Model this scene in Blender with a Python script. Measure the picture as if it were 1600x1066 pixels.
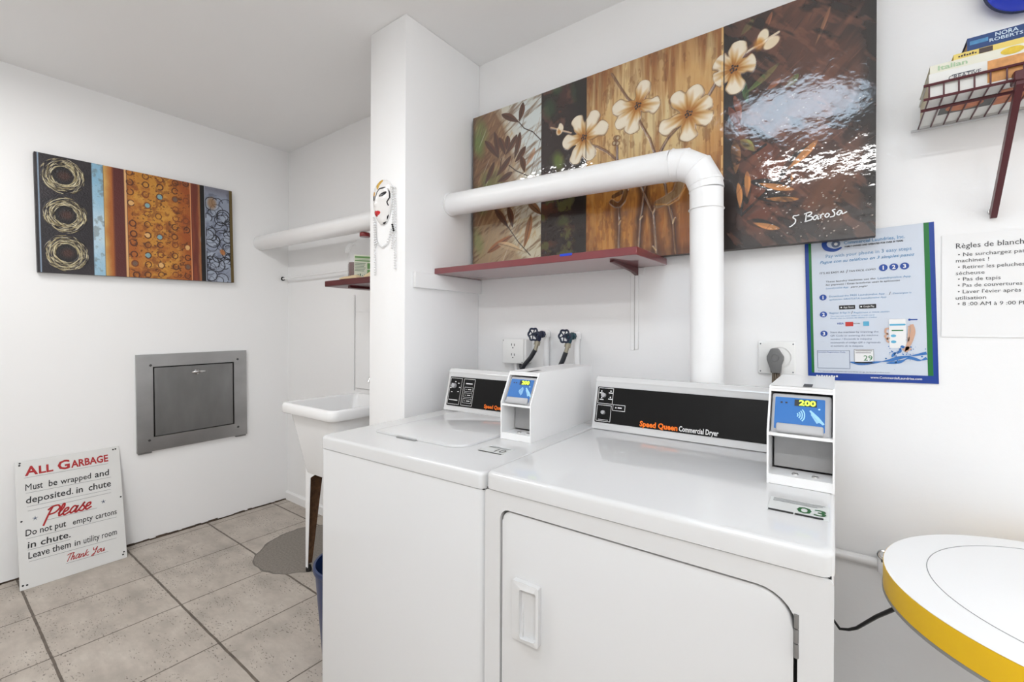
import bpy, bmesh, math, random
import numpy as np
from mathutils import Matrix, Vector, Euler

for o in list(bpy.data.objects):
    bpy.data.objects.remove(o, do_unlink=True)
S = bpy.context.scene
COL = S.collection
R = math.radians
PI = math.pi

# ------------------------------------------------------------------ camera
cam_d = bpy.data.cameras.new('camera')
cam_d.sensor_width = 36.0
cam_d.lens = 704.64 / 1600 * 36.0
cam_d.shift_y = -(533.0 - 515.47) / 1600.0
cam_d.clip_start = 0.02
cam = bpy.data.objects.new('camera', cam_d)
COL.objects.link(cam)
cam.matrix_world = (Matrix.Translation((0, 0, 1.2536)) @ Matrix.Rotation(R(36.618), 4, 'Z')
                    @ Matrix.Rotation(R(90 - 0.026), 4, 'X') @ Matrix.Rotation(R(0.2495), 4, 'Z'))
S.camera = cam

# ------------------------------------------------------------------ light and exposure
S.view_settings.view_transform = 'Standard'
S.view_settings.look = 'None'
S.view_settings.gamma = 1.0
S.view_settings.use_curve_mapping = False
S.view_settings.exposure = 0.62
world = bpy.data.worlds.new('world')
world.use_nodes = True
world.node_tree.nodes['Background'].inputs[0].default_value = (1.0, 1.0, 1.0, 1)
world.node_tree.nodes['Background'].inputs[1].default_value = 1.2
S.world = world


def area_light(name, loc, rot, sx, sy, power, color):
    d = bpy.data.lights.new(name, 'AREA')
    d.shape = 'RECTANGLE'
    d.size, d.size_y = sx, sy
    d.energy, d.color = power, color
    o = bpy.data.objects.new(name, d)
    COL.objects.link(o)
    o.location, o.rotation_euler = loc, rot
    return o


# fluorescent ceiling fixture of the room, behind the camera
area_light('fluorescent_lamp', (0.10, -0.86, 2.50), (0, 0, 0), 1.25, 0.12, 16.5, (1.0, 0.99, 0.98))
# added fill light brightening the garbage chute side, no known fixture there
area_light('chute_side_fill', (-2.1, -0.02, 2.50), (0, 0, 0), 1.0, 0.22, 12.0, (1.0, 0.99, 0.98))
# photographer's flash bounced off the ceiling
fl = bpy.data.lights.new('bounce_flash', 'SPOT')
fl.energy, fl.spot_size, fl.spot_blend, fl.shadow_soft_size = 250.0, R(38), 0.35, 0.05
fl.color = (0.66, 0.83, 1.0)
flo = bpy.data.objects.new('bounce_flash', fl)
COL.objects.link(flo)
flo.location, flo.rotation_euler = (-0.25, 0.10, 1.45), (R(180), 0, 0)

# ------------------------------------------------------------------ materials
def lin(c):
    c = c / 255.0
    return c / 12.92 if c <= 0.04045 else ((c + 0.055) / 1.055) ** 2.4


def rgb(r, g, b):
    return (lin(r), lin(g), lin(b), 1.0)


_mats = {}


def mat(name, col, rough=0.5, metal=0.0, bump=0.0, bscale=30.0, mottle=0.0, mscale=8.0, coat=0.0, emit=0.0,
        stretch=(1, 1, 1), spec=0.5):
    if name in _mats:
        return _mats[name]
    m = bpy.data.materials.new(name)
    m.use_nodes = True
    nt = m.node_tree
    b = nt.nodes['Principled BSDF']
    b.inputs['Base Color'].default_value = col
    b.inputs['Roughness'].default_value = rough
    b.inputs['Metallic'].default_value = metal
    b.inputs['Specular IOR Level'].default_value = spec
    b.inputs['Coat Weight'].default_value = coat
    if emit:
        b.inputs['Emission Color'].default_value = col
        b.inputs['Emission Strength'].default_value = emit
    if bump or mottle:
        tc = nt.nodes.new('ShaderNodeTexCoord')
        mp = nt.nodes.new('ShaderNodeMapping')
        mp.inputs['Scale'].default_value = stretch
        nt.links.new(tc.outputs['Object'], mp.inputs[0])
    if mottle:
        n = nt.nodes.new('ShaderNodeTexNoise')
        n.inputs['Scale'].default_value = mscale
        n.inputs['Detail'].default_value = 5
        nt.links.new(mp.outputs[0], n.inputs['Vector'])
        mx = nt.nodes.new('ShaderNodeMix')
        mx.data_type = 'RGBA'
        mx.inputs[6].default_value = tuple(c * (1 - mottle) for c in col[:3]) + (1,)
        mx.inputs[7].default_value = tuple(min(1, c * (1 + mottle)) for c in col[:3]) + (1,)
        nt.links.new(n.outputs['Fac'], mx.inputs[0])
        nt.links.new(mx.outputs[2], b.inputs['Base Color'])
    if bump:
        n2 = nt.nodes.new('ShaderNodeTexNoise')
        n2.inputs['Scale'].default_value = bscale
        n2.inputs['Detail'].default_value = 4
        nt.links.new(mp.outputs[0], n2.inputs['Vector'])
        bp = nt.nodes.new('ShaderNodeBump')
        bp.inputs['Strength'].default_value = bump
        bp.inputs['Distance'].default_value = 0.01
        nt.links.new(n2.outputs['Fac'], bp.inputs['Height'])
        nt.links.new(bp.outputs[0], b.inputs['Normal'])
    _mats[name] = m
    return m


def paint_mat(name, rough, bump=0.0, bscale=120.0, coat=0.0, spec=0.5, coat_ior=1.5, coat_rough=0.08):
    m = bpy.data.materials.new(name)
    m.use_nodes = True
    nt = m.node_tree
    b = nt.nodes['Principled BSDF']
    a = nt.nodes.new('ShaderNodeAttribute')
    a.attribute_name = 'paint'
    nt.links.new(a.outputs['Color'], b.inputs['Base Color'])
    b.inputs['Roughness'].default_value = rough
    b.inputs['Coat Weight'].default_value = coat
    b.inputs['Coat Roughness'].default_value = coat_rough
    b.inputs['Coat IOR'].default_value = coat_ior
    b.inputs['Specular IOR Level'].default_value = spec
    if bump:
        tc = nt.nodes.new('ShaderNodeTexCoord')
        n2 = nt.nodes.new('ShaderNodeTexNoise')
        n2.inputs['Scale'].default_value = bscale
        n2.inputs['Detail'].default_value = 5
        nt.links.new(tc.outputs['Object'], n2.inputs['Vector'])
        bp = nt.nodes.new('ShaderNodeBump')
        bp.inputs['Strength'].default_value = bump
        bp.inputs['Distance'].default_value = 0.006
        nt.links.new(n2.outputs['Fac'], bp.inputs['Height'])
        nt.links.new(bp.outputs[0], b.inputs['Normal'])
        nt.links.new(bp.outputs[0], b.inputs['Coat Normal'])
    return m


WALLW = mat('white_wall_paint', rgb(246, 246, 246), 0.45, bump=0.05, bscale=22)
GLOSSW = mat('white_gloss_wall_paint', rgb(243, 243, 243), 0.28, bump=0.10, bscale=28)
CEILW = mat('white_ceiling_paint', rgb(247, 247, 247), 0.6, bump=0.08, bscale=14)
ENAMEL = mat('white_enamel', rgb(212, 212, 212), 0.07, spec=0.5)
POWDER = mat('white_powder_coat', rgb(240, 240, 240), 0.3)
PAINTED = mat('white_painted_metal', rgb(242, 242, 242), 0.32, bump=0.03, bscale=60)
PLASTW = mat('white_plastic', rgb(238, 238, 236), 0.4)
PORC = mat('white_porcelain', rgb(240, 240, 240), 0.2)
BLACK = mat('black_plastic', rgb(16, 16, 17), 0.4)
BLACKG = mat('black_panel', rgb(6, 6, 7), 0.35, spec=0.25)
DARK = mat('dark_gap', rgb(30, 30, 30), 0.7)
INKW = mat('white_ink', rgb(235, 235, 235), 0.5)
INKK = mat('black_ink', rgb(22, 22, 24), 0.5)
INKG = mat('grey_ink', rgb(95, 98, 105), 0.5)
INKR = mat('red_ink', rgb(172, 26, 30), 0.5)
INKO = mat('orange_ink', rgb(255, 122, 10), 0.5)
INKB = mat('blue_ink', rgb(20, 70, 165), 0.5)
INKLB = mat('pale_blue_ink', rgb(100, 150, 200), 0.5)
INKGR = mat('green_ink', rgb(20, 120, 60), 0.5)
CHROME = mat('chrome', rgb(205, 205, 205), 0.18, metal=1.0)
BRASS = mat('dull_brass', rgb(168, 162, 146), 0.35, metal=1.0)
STEEL = mat('brushed_steel', rgb(182, 182, 182), 0.34, metal=1.0, mottle=0.25, mscale=5, stretch=(1, 1, 1.6))
STEELD = mat('worn_steel', rgb(146, 146, 146), 0.40, metal=1.0, mottle=0.35, mscale=4, stretch=(2.2, 1, 0.8))
GREYP = mat('grey_plastic', rgb(176, 176, 178), 0.4)
MAROON = mat('maroon_paint', rgb(122, 46, 52), 0.3, mottle=0.15, mscale=12, coat=1.0)
MAROOND = mat('dark_maroon_paint', rgb(84, 28, 32), 0.35, mottle=0.2, mscale=12)
WIREM = mat('maroon_wire_coating', rgb(80, 25, 33), 0.35)
RUST = mat('rusty_metal', rgb(96, 66, 42), 0.85, mottle=0.9, mscale=55)
BLUEP = mat('navy_blue_plastic', rgb(28, 48, 92), 0.3)
BLUEB = mat('bright_blue_plastic', rgb(14, 46, 172), 0.25)
YELLOW = mat('yellow_laminate_edge', rgb(238, 190, 8), 0.35)
TABLEW = mat('white_laminate', rgb(244, 244, 244), 0.3)
RUBBER = mat('black_rubber', rgb(40, 42, 48), 0.45)
PAPER = mat('white_paper', rgb(240, 240, 240), 0.7)


def floor_material():
    m = bpy.data.materials.new('stone_look_floor_tiles')
    m.use_nodes = True
    nt = m.node_tree
    N, L = nt.nodes, nt.links
    b = N['Principled BSDF']
    geo = N.new('ShaderNodeNewGeometry')
    sep = N.new('ShaderNodeSeparateXYZ')
    L.new(geo.outputs['Position'], sep.inputs[0])

    def math_(op, a, bb=None, c=None):
        n = N.new('ShaderNodeMath')
        n.operation = op
        for i, v in enumerate((a, bb, c)):
            if v is None:
                continue
            if isinstance(v, (int, float)):
                n.inputs[i].default_value = v
            else:
                L.new(v, n.inputs[i])
        return n.outputs[0]

    def noise(scale, detail=4, sc=(1, 1, 1), rough=0.5, off=(0, 0, 0)):
        mp = N.new('ShaderNodeMapping')
        mp.inputs['Scale'].default_value = sc
        mp.inputs['Location'].default_value = off
        L.new(geo.outputs['Position'], mp.inputs[0])
        n = N.new('ShaderNodeTexNoise')
        n.inputs['Scale'].default_value = scale
        n.inputs['Detail'].default_value = detail
        n.inputs['Roughness'].default_value = rough
        L.new(mp.outputs[0], n.inputs['Vector'])
        return n.outputs['Fac']

    def ramp(fac, pts):
        r = N.new('ShaderNodeValToRGB')
        while len(r.color_ramp.elements) < len(pts):
            r.color_ramp.elements.new(0.5)
        for e, (p, c) in zip(r.color_ramp.elements, pts):
            e.position, e.color = p, c
        L.new(fac, r.inputs[0])
        return r.outputs[0]

    def mix(fac, a, bb):
        n = N.new('ShaderNodeMix')
        n.data_type = 'RGBA'
        for i, v in ((0, fac), (6, a), (7, bb)):
            if isinstance(v, (tuple, float)):
                n.inputs[i].default_value = v
            else:
                L.new(v, n.inputs[i])
        return n.outputs[2]

    wob = math_('MULTIPLY', math_('SUBTRACT', noise(9, 3), 0.5), 0.006)
    TS = 0.4141
    gx = math_('PINGPONG', math_('ADD', math_('ADD', sep.outputs[0], 2.8307), wob), TS / 2)
    gy = math_('PINGPONG', math_('ADD', math_('SUBTRACT', sep.outputs[1], 0.7486), wob), TS / 2)
    lx = math_('LESS_THAN', gx, 0.0029)
    ly = math_('LESS_THAN', gy, 0.0046)
    grout = math_('MAXIMUM', lx, ly)
    base = ramp(noise(5.5, 6, (1, 1.6, 1), 0.6), [(0.28, rgb(158, 150, 140)), (0.5, rgb(184, 174, 163)), (0.72, rgb(200, 191, 180))])
    base = mix(math_('MULTIPLY', ramp(noise(16, 6, (1, 3.2, 1), 0.7, (3, 1, 0)), [(0.40, (0, 0, 0, 1)), (0.62, (1, 1, 1, 1))]), 0.32), base, rgb(164, 155, 145))
    # little travertine pits
    pit = math_('GREATER_THAN', noise(70, 2, (1, 2.2, 1), 0.5), 0.63)
    pitmask = math_('GREATER_THAN', noise(6.5, 3, (1, 1, 1), 0.5, (7, 3, 0)), 0.50)
    pits = math_('MULTIPLY', math_('MULTIPLY', pit, pitmask), 0.75)
    base = mix(pits, base, rgb(92, 84, 76))
    col = mix(math_('MULTIPLY', grout, 0.92), base, ramp(noise(30, 3), [(0.3, rgb(62, 52, 44)), (0.7, rgb(104, 92, 80))]))
    # round cement repair patch
    dx = math_('MULTIPLY', math_('ADD', sep.outputs[0], 2.47), 1.0)
    dy = math_('MULTIPLY', math_('SUBTRACT', sep.outputs[1], 1.40), 1.0)
    d = math_('SQRT', math_('ADD', math_('MULTIPLY', dx, dx), math_('MULTIPLY', dy, dy)))
    d = math_('ADD', d, math_('MULTIPLY', math_('SUBTRACT', noise(5, 2), 0.5), 0.14))
    inside = math_('LESS_THAN', d, 0.292)
    rim = math_('MULTIPLY', inside, math_('GREATER_THAN', d, 0.284))
    cem = ramp(noise(110, 4), [(0.3, rgb(112, 105, 97)), (0.7, rgb(140, 132, 123))])
    col = mix(inside, col, cem)
    col = mix(math_('MULTIPLY', rim, 0.6), col, rgb(84, 77, 70))
    L.new(col, b.inputs['Base Color'])
    b.inputs['Roughness'].default_value = 0.5
    bp = N.new('ShaderNodeBump')
    bp.inputs['Strength'].default_value = 0.35
    bp.inputs['Distance'].default_value = 0.006
    h = math_('SUBTRACT', math_('SUBTRACT', 1.0, math_('MULTIPLY', grout, 0.6)), math_('MULTIPLY', pits, 0.4))
    L.new(h, bp.inputs['Height'])
    L.new(bp.outputs[0], b.inputs['Normal'])
    return m


# ------------------------------------------------------------------ mesh builder
class MB:
    def __init__(self):
        self.bm = bmesh.new()

    def _add(self, verts, faces):
        vs = [self.bm.verts.new(v) for v in verts]
        out = []
        for f in faces:
            try:
                out.append(self.bm.faces.new([vs[i] for i in f]))
            except ValueError:
                pass
        return vs, out

    def box(self, x0, x1, y0, y1, z0, z1, bev=0.0, seg=2, M=None):
        P = [(x0, y0, z0), (x1, y0, z0), (x1, y1, z0), (x0, y1, z0), (x0, y0, z1), (x1, y0, z1), (x1, y1, z1), (x0, y1, z1)]
        vs, fs = self._add(P, [(0, 3, 2, 1), (4, 5, 6, 7), (0, 1, 5, 4), (1, 2, 6, 5), (2, 3, 7, 6), (3, 0, 4, 7)])
        if bev > 0:
            es = list({e for f in fs for e in f.edges})
            r = bmesh.ops.bevel(self.bm, geom=es, offset=bev, segments=seg, profile=0.5, affect='EDGES')
            vs = list({v for f in r['faces'] for v in f.verts} | {v for v in vs if v.is_valid})
        if M is not None:
            for v in vs:
                v.co = M @ v.co
        return self

    def cap_box(self, x0, x1, y0, y1, z0, z1, rv, rt, seg=4):
        """sheet-metal lid: rounded upright corners, rounded top edge, square bottom edge"""
        n = 6
        secs = [(0, z0)] + [(rt * (1 - math.cos(k / seg * PI / 2)), z1 - rt + rt * math.sin(k / seg * PI / 2)) for k in range(seg + 1)]
        rings = [[self.bm.verts.new((x, y, z)) for x, y in rr(x0 + i, x1 - i, y0 + i, y1 - i, max(rv - i * .6, .001), n)] for i, z in secs]
        m = len(rings[0])
        for A, B in zip(rings, rings[1:]):
            for k in range(m):
                self.bm.faces.new((A[k], A[(k + 1) % m], B[(k + 1) % m], B[k]))
        self.bm.faces.new(rings[0][::-1])
        self.bm.faces.new(rings[-1])
        return self

    def prism(self, pts, axis, a0, a1):
        """extrude a closed 2D profile along an axis: axis 'x' pts=(y,z), 'y' pts=(x,z), 'z' pts=(x,y)"""
        def P(p, a):
            return {'x': (a, p[0], p[1]), 'y': (p[0], a, p[1]), 'z': (p[0], p[1], a)}[axis]
        n = len(pts)
        V = [P(p, a0) for p in pts] + [P(p, a1) for p in pts]
        F = [tuple(range(n))[::-1], tuple(range(n, 2 * n))] + [(i, (i + 1) % n, n + (i + 1) % n, n + i) for i in range(n)]
        self._add(V, F)
        return self

    def ring_plate(self, outer, inner, y0, y1):
        """plate in the XZ plane with a hole; outer/inner same point count; y0 is the front"""
        n = len(outer)
        V = [(p[0], y, p[1]) for y in (y0, y1) for p in outer] + [(p[0], y, p[1]) for y in (y0, y1) for p in inner]
        F = []
        for i in range(n):
            j = (i + 1) % n
            F += [(i, j, 2 * n + j, 2 * n + i), (n + j, n + i, 3 * n + i, 3 * n + j), (i, n + i, n + j, j), (2 * n + j, 3 * n + j, 3 * n + i, 2 * n + i)]
        self._add(V, F)
        return self

    def tube(self, path, r, seg=12, caps=True, closed=False):
        pts = [Vector(p) for p in path]
        n = len(pts)
        rs = r if isinstance(r, (list, tuple)) else [r] * n
        rings = []
        prev = None
        for i, p in enumerate(pts):
            if closed:
                t = (pts[(i + 1) % n] - pts[i - 1]).normalized()
            else:
                a = pts[max(i - 1, 0)]
                c = pts[min(i + 1, n - 1)]
                t = (c - a).normalized()
            if prev is None:
                u = t.orthogonal().normalized()
            else:
                u = (prev - t * prev.dot(t)).normalized()
            prev = u
            w = t.cross(u)
            rings.append([self.bm.verts.new(p + (u * math.cos(k * 2 * PI / seg) + w * math.sin(k * 2 * PI / seg)) * rs[i]) for k in range(seg)])
        m = n if closed else n - 1
        for i in range(m):
            A, B = rings[i], rings[(i + 1) % n]
            for k in range(seg):
                self.bm.faces.new((A[k], A[(k + 1) % seg], B[(k + 1) % seg], B[k]))
        if caps and not closed:
            self.bm.faces.new(rings[0][::-1])
            self.bm.faces.new(rings[-1])
        return self

    def cyl(self, p0, p1, r0, r1=None, seg=24):
        r1 = r0 if r1 is None else r1
        return self.tube([p0, p1], [r0, r1], seg)

    def lathe(self, prof, seg=32, c=(0, 0, 0), M=None, sx=1.0, sy=1.0):
        rings = []
        for r, z in prof:
            if r < 1e-6:
                rings.append([self.bm.verts.new((c[0], c[1], c[2] + z))])
            else:
                rings.append([self.bm.verts.new((c[0] + r * sx * math.cos(k * 2 * PI / seg), c[1] + r * sy * math.sin(k * 2 * PI / seg), c[2] + z)) for k in range(seg)])
        for A, B in zip(rings, rings[1:]):
            for k in range(seg):
                k2 = (k + 1) % seg
                if len(A) == 1 and len(B) == 1:
                    continue
                if len(A) == 1:
                    self.bm.faces.new((A[0], B[k2], B[k]))
                elif len(B) == 1:
                    self.bm.faces.new((A[k], A[k2], B[0]))
                else:
                    self.bm.faces.new((A[k], A[k2], B[k2], B[k]))
        if M is not None:
            for ring in rings:
                for v in ring:
                    v.co = M @ v.co
        return self

    def ball(self, c, r, seg=8, rings=6):
        prof = [(r * math.sin(PI * i / rings), -r * math.cos(PI * i / rings)) for i in range(rings + 1)]
        return self.lathe(prof, seg, c)

    def torus(self, c, Rr, r, axis='y', seg=24, s2=8):
        P = []
        for k in range(seg):
            a = 2 * PI * k / seg
            u, v = Rr * math.cos(a), Rr * math.sin(a)
            P.append({'y': (c[0] + u, c[1], c[2] + v), 'x': (c[0], c[1] + u, c[2] + v), 'z': (c[0] + u, c[1] + v, c[2])}[axis])
        return self.tube(P, r, s2, closed=True)

    def build(self, name, m, parent=None, loc=None, rot=None, smooth=True, angle=38, label=None):
        bm = self.bm
        bmesh.ops.recalc_face_normals(bm, faces=bm.faces[:])
        if smooth:
            for f in bm.faces:
                f.smooth = True
            for e in bm.edges:
                if len(e.link_faces) == 2 and e.calc_face_angle(0) > R(angle):
                    e.smooth = False
        me = bpy.data.meshes.new(name)
        bm.to_mesh(me)
        bm.free()
        me.materials.append(m)
        o = bpy.data.objects.new(name, me)
        COL.objects.link(o)
        if parent is not None:
            o.parent = parent
        if loc is not None:
            o.location = loc
        if rot is not None:
            o.rotation_euler = rot
        if label:
            o['label'] = label
        return o


def rr(x0, x1, z0, z1, r, n=6):
    """rounded rectangle outline, counter-clockwise from the lower left; r = radius or (bl, br, tr, tl)"""
    if not isinstance(r, (tuple, list)):
        r = (r,) * 4
    P = []
    for (cx, cz, a0), q in zip(((x0, z0, PI), (x1, z0, 1.5 * PI), (x1, z1, 0), (x0, z1, .5 * PI)), r):
        ccx = cx + q if cx == x0 else cx - q
        ccz = cz + q if cz == z0 else cz - q
        for k in range(n):
            a = a0 + k / (n - 1) * PI / 2
            P.append((ccx + q * math.cos(a), ccz + q * math.sin(a)))
    return P


def corner_match(x0, x1, z0, z1, n=6):
    return rr(x0, x1, z0, z1, 1e-5, n)


def thing(name, label, cat, loc=(0, 0, 0), rot=(0, 0, 0), group=None):
    o = bpy.data.objects.new(name, None)
    o.empty_display_size = 0.05
    COL.objects.link(o)
    o.location, o.rotation_euler = loc, rot
    return tag(o, label, cat, group)


def tag(o, label, cat, group=None):
    o['label'], o['category'] = label, cat
    if group:
        o['group'] = group
    return o


def struct(o):
    o['kind'] = 'structure'
    return o


# ------------------------------------------------------------------ lettering (flat glyph meshes)
_CAP = 0.682


class TB:
    """collects flat text, polygons and strokes in a wall-style plane (x right, z up, front -y) or on a top (x, y)"""
    def __init__(self, mode='wall', off=0.0008):
        self.V, self.F, self.mode, self.off = [], [], mode, off

    def _p(self, x, y):
        return (x, -self.off, y) if self.mode == 'wall' else (x, y, self.off)

    def text(self, s, x, y, cap, w=None, align='L', shear=0.0, bold=0.0, rot=0.0, res=2):
        c = bpy.data.curves.new('t', 'FONT')
        c.body, c.resolution_u, c.shear, c.offset = s, res, shear, bold
        o = bpy.data.objects.new('t', c)
        COL.objects.link(o)
        bpy.context.view_layer.update()
        me = bpy.data.meshes.new_from_object(o.evaluated_get(bpy.context.evaluated_depsgraph_get()))
        bpy.data.objects.remove(o, do_unlink=True)
        bpy.data.curves.remove(c)
        if not me.vertices:
            return self
        xs = [v.co.x for v in me.vertices]
        x0, x1 = min(xs), max(xs)
        sy = cap / _CAP
        sx = w / (x1 - x0) if w else sy
        shift = {'L': 0, 'C': -0.5 * (x1 - x0) * sx, 'R': -(x1 - x0) * sx}[align]
        n = len(self.V)
        ca, sa = math.cos(rot), math.sin(rot)
        for v in me.vertices:
            u, t = (v.co.x - x0) * sx + shift, v.co.y * sy
            self.V.append(self._p(x + u * ca - t * sa, y + u * sa + t * ca))
        for p in me.polygons:
            self.F.append([n + i for i in p.vertices])
        bpy.data.meshes.remove(me)
        return self

    def poly(self, pts):
        n = len(self.V)
        self.V += [self._p(*p) for p in pts]
        self.F.append(list(range(n, n + len(pts))))
        return self

    def rect(self, x0, x1, z0, z1, r=0.0):
        return self.poly(rr(x0, x1, z0, z1, r, 4) if r else [(x0, z0), (x1, z0), (x1, z1), (x0, z1)])

    def frame(self, x0, x1, z0, z1, t):
        for a in ((x0, x1, z0, z0 + t), (x0, x1, z1 - t, z1), (x0, x0 + t, z0, z1), (x1 - t, x1, z0, z1)):
            self.rect(*a)
        return self

    def disc(self, x, z, r, n=20, sx=1.0):
        return self.poly([(x + r * sx * math.cos(2 * PI * k / n), z + r * math.sin(2 * PI * k / n)) for k in range(n)])

    def stroke(self, pts, w):
        ws = w if isinstance(w, (list, tuple)) else [w] * len(pts)
        P = [Vector(p) for p in pts]
        n0 = len(self.V)
        for i, p in enumerate(P):
            t = (P[min(i + 1, len(P) - 1)] - P[max(i - 1, 0)])
            t = t.normalized() if t.length > 0 else Vector((1, 0))
            nn = Vector((-t.y, t.x)) * ws[i] / 2
            self.V.append(self._p(*(p + nn)))
            self.V.append(self._p(*(p - nn)))
        for i in range(len(P) - 1):
            a = n0 + 2 * i
            self.F.append([a, a + 1, a + 3, a + 2])
        return self

    def curve(self, pts, w, sub=6):
        """smooth (Catmull-Rom) brush stroke"""
        P = [Vector(p) for p in pts]
        out = []
        for i in range(len(P) - 1):
            p0, p1, p2, p3 = P[max(i - 1, 0)], P[i], P[i + 1], P[min(i + 2, len(P) - 1)]
            for k in range(sub):
                t = k / sub
                out.append(0.5 * ((2 * p1) + (p2 - p0) * t + (2 * p0 - 5 * p1 + 4 * p2 - p3) * t * t + (3 * p1 - p0 - 3 * p2 + p3) * t ** 3))
        out.append(P[-1])
        return self.stroke(out, w)

    def build(self, name, m, parent, loc=None, rot=None, label=None):
        me = bpy.data.meshes.new(name)
        me.from_pydata(self.V, [], self.F)
        bm = bmesh.new()
        bm.from_mesh(me)
        want = Vector((0, -1, 0)) if self.mode == 'wall' else Vector((0, 0, 1))
        for f in bm.faces:
            f.normal_update()
            if f.normal.dot(want) < 0:
                f.normal_flip()
        bm.to_mesh(me)
        bm.free()
        me.materials.append(m)
        o = bpy.data.objects.new(name, me)
        COL.objects.link(o)
        o.parent = parent
        if loc is not None:
            o.location = loc
        if rot is not None:
            o.rotation_euler = rot
        if label:
            o['label'] = label
        return o


# ------------------------------------------------------------------ room shell
WY, LX, RX, FY, CZ = 1.684, -3.31, 1.7, -1.8, 2.55
T = 0.1
struct(MB().box(LX - T, RX + T, FY - T, WY + T, -T, 0).build('floor', floor_material(), smooth=False))
struct(MB().box(LX - T, RX + T, FY - T, WY + T, CZ, CZ + T).build('ceiling', CEILW, smooth=False))
struct(MB().box(LX, RX, WY, WY + T, 0, CZ).build('wall_back', GLOSSW, smooth=False))
struct(MB().box(LX - T, LX, FY - T, WY + T, 0, CZ).build('wall_left', WALLW, smooth=False))
struct(MB().box(RX, RX + T, FY - T, WY + T, 0, 0.8).build('wall_right', WALLW, smooth=False))  # unseen wall, kept low so the world light comes in above it
struct(MB().box(LX, RX, FY - T, FY, 0, CZ).build('wall_front', WALLW, smooth=False))
struct(MB().box(-1.691, -1.4554, 1.2205, WY, 0, CZ, bev=0.006, seg=2).build('wall_partition', WALLW))
struct(MB().prism([(WY - 0.014, 0), (WY - 0.014, 0.052), (WY - 0.006, 0.062), (WY, 0.062), (WY, 0)], 'x', LX, -1.691).build('baseboard_back', PAINTED, smooth=False))
GRIME = mat('dark_grimy_caulk', rgb(64, 52, 42), 0.9, mottle=0.7, mscale=18)
rng = random.Random(3)
mb = MB()
yy = FY
while yy < WY - 0.02:
    y2 = min(yy + rng.uniform(0.02, 0.06), WY - 0.014)
    w, h = rng.uniform(0.006, 0.014), rng.uniform(0.004, 0.011)
    mb.prism([(LX, 0), (LX + w, 0), (LX + w * .4, h), (LX, h)], 'y', yy, y2)
    yy = y2
struct(mb.build('trim_1', GRIME, smooth=False))

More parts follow.
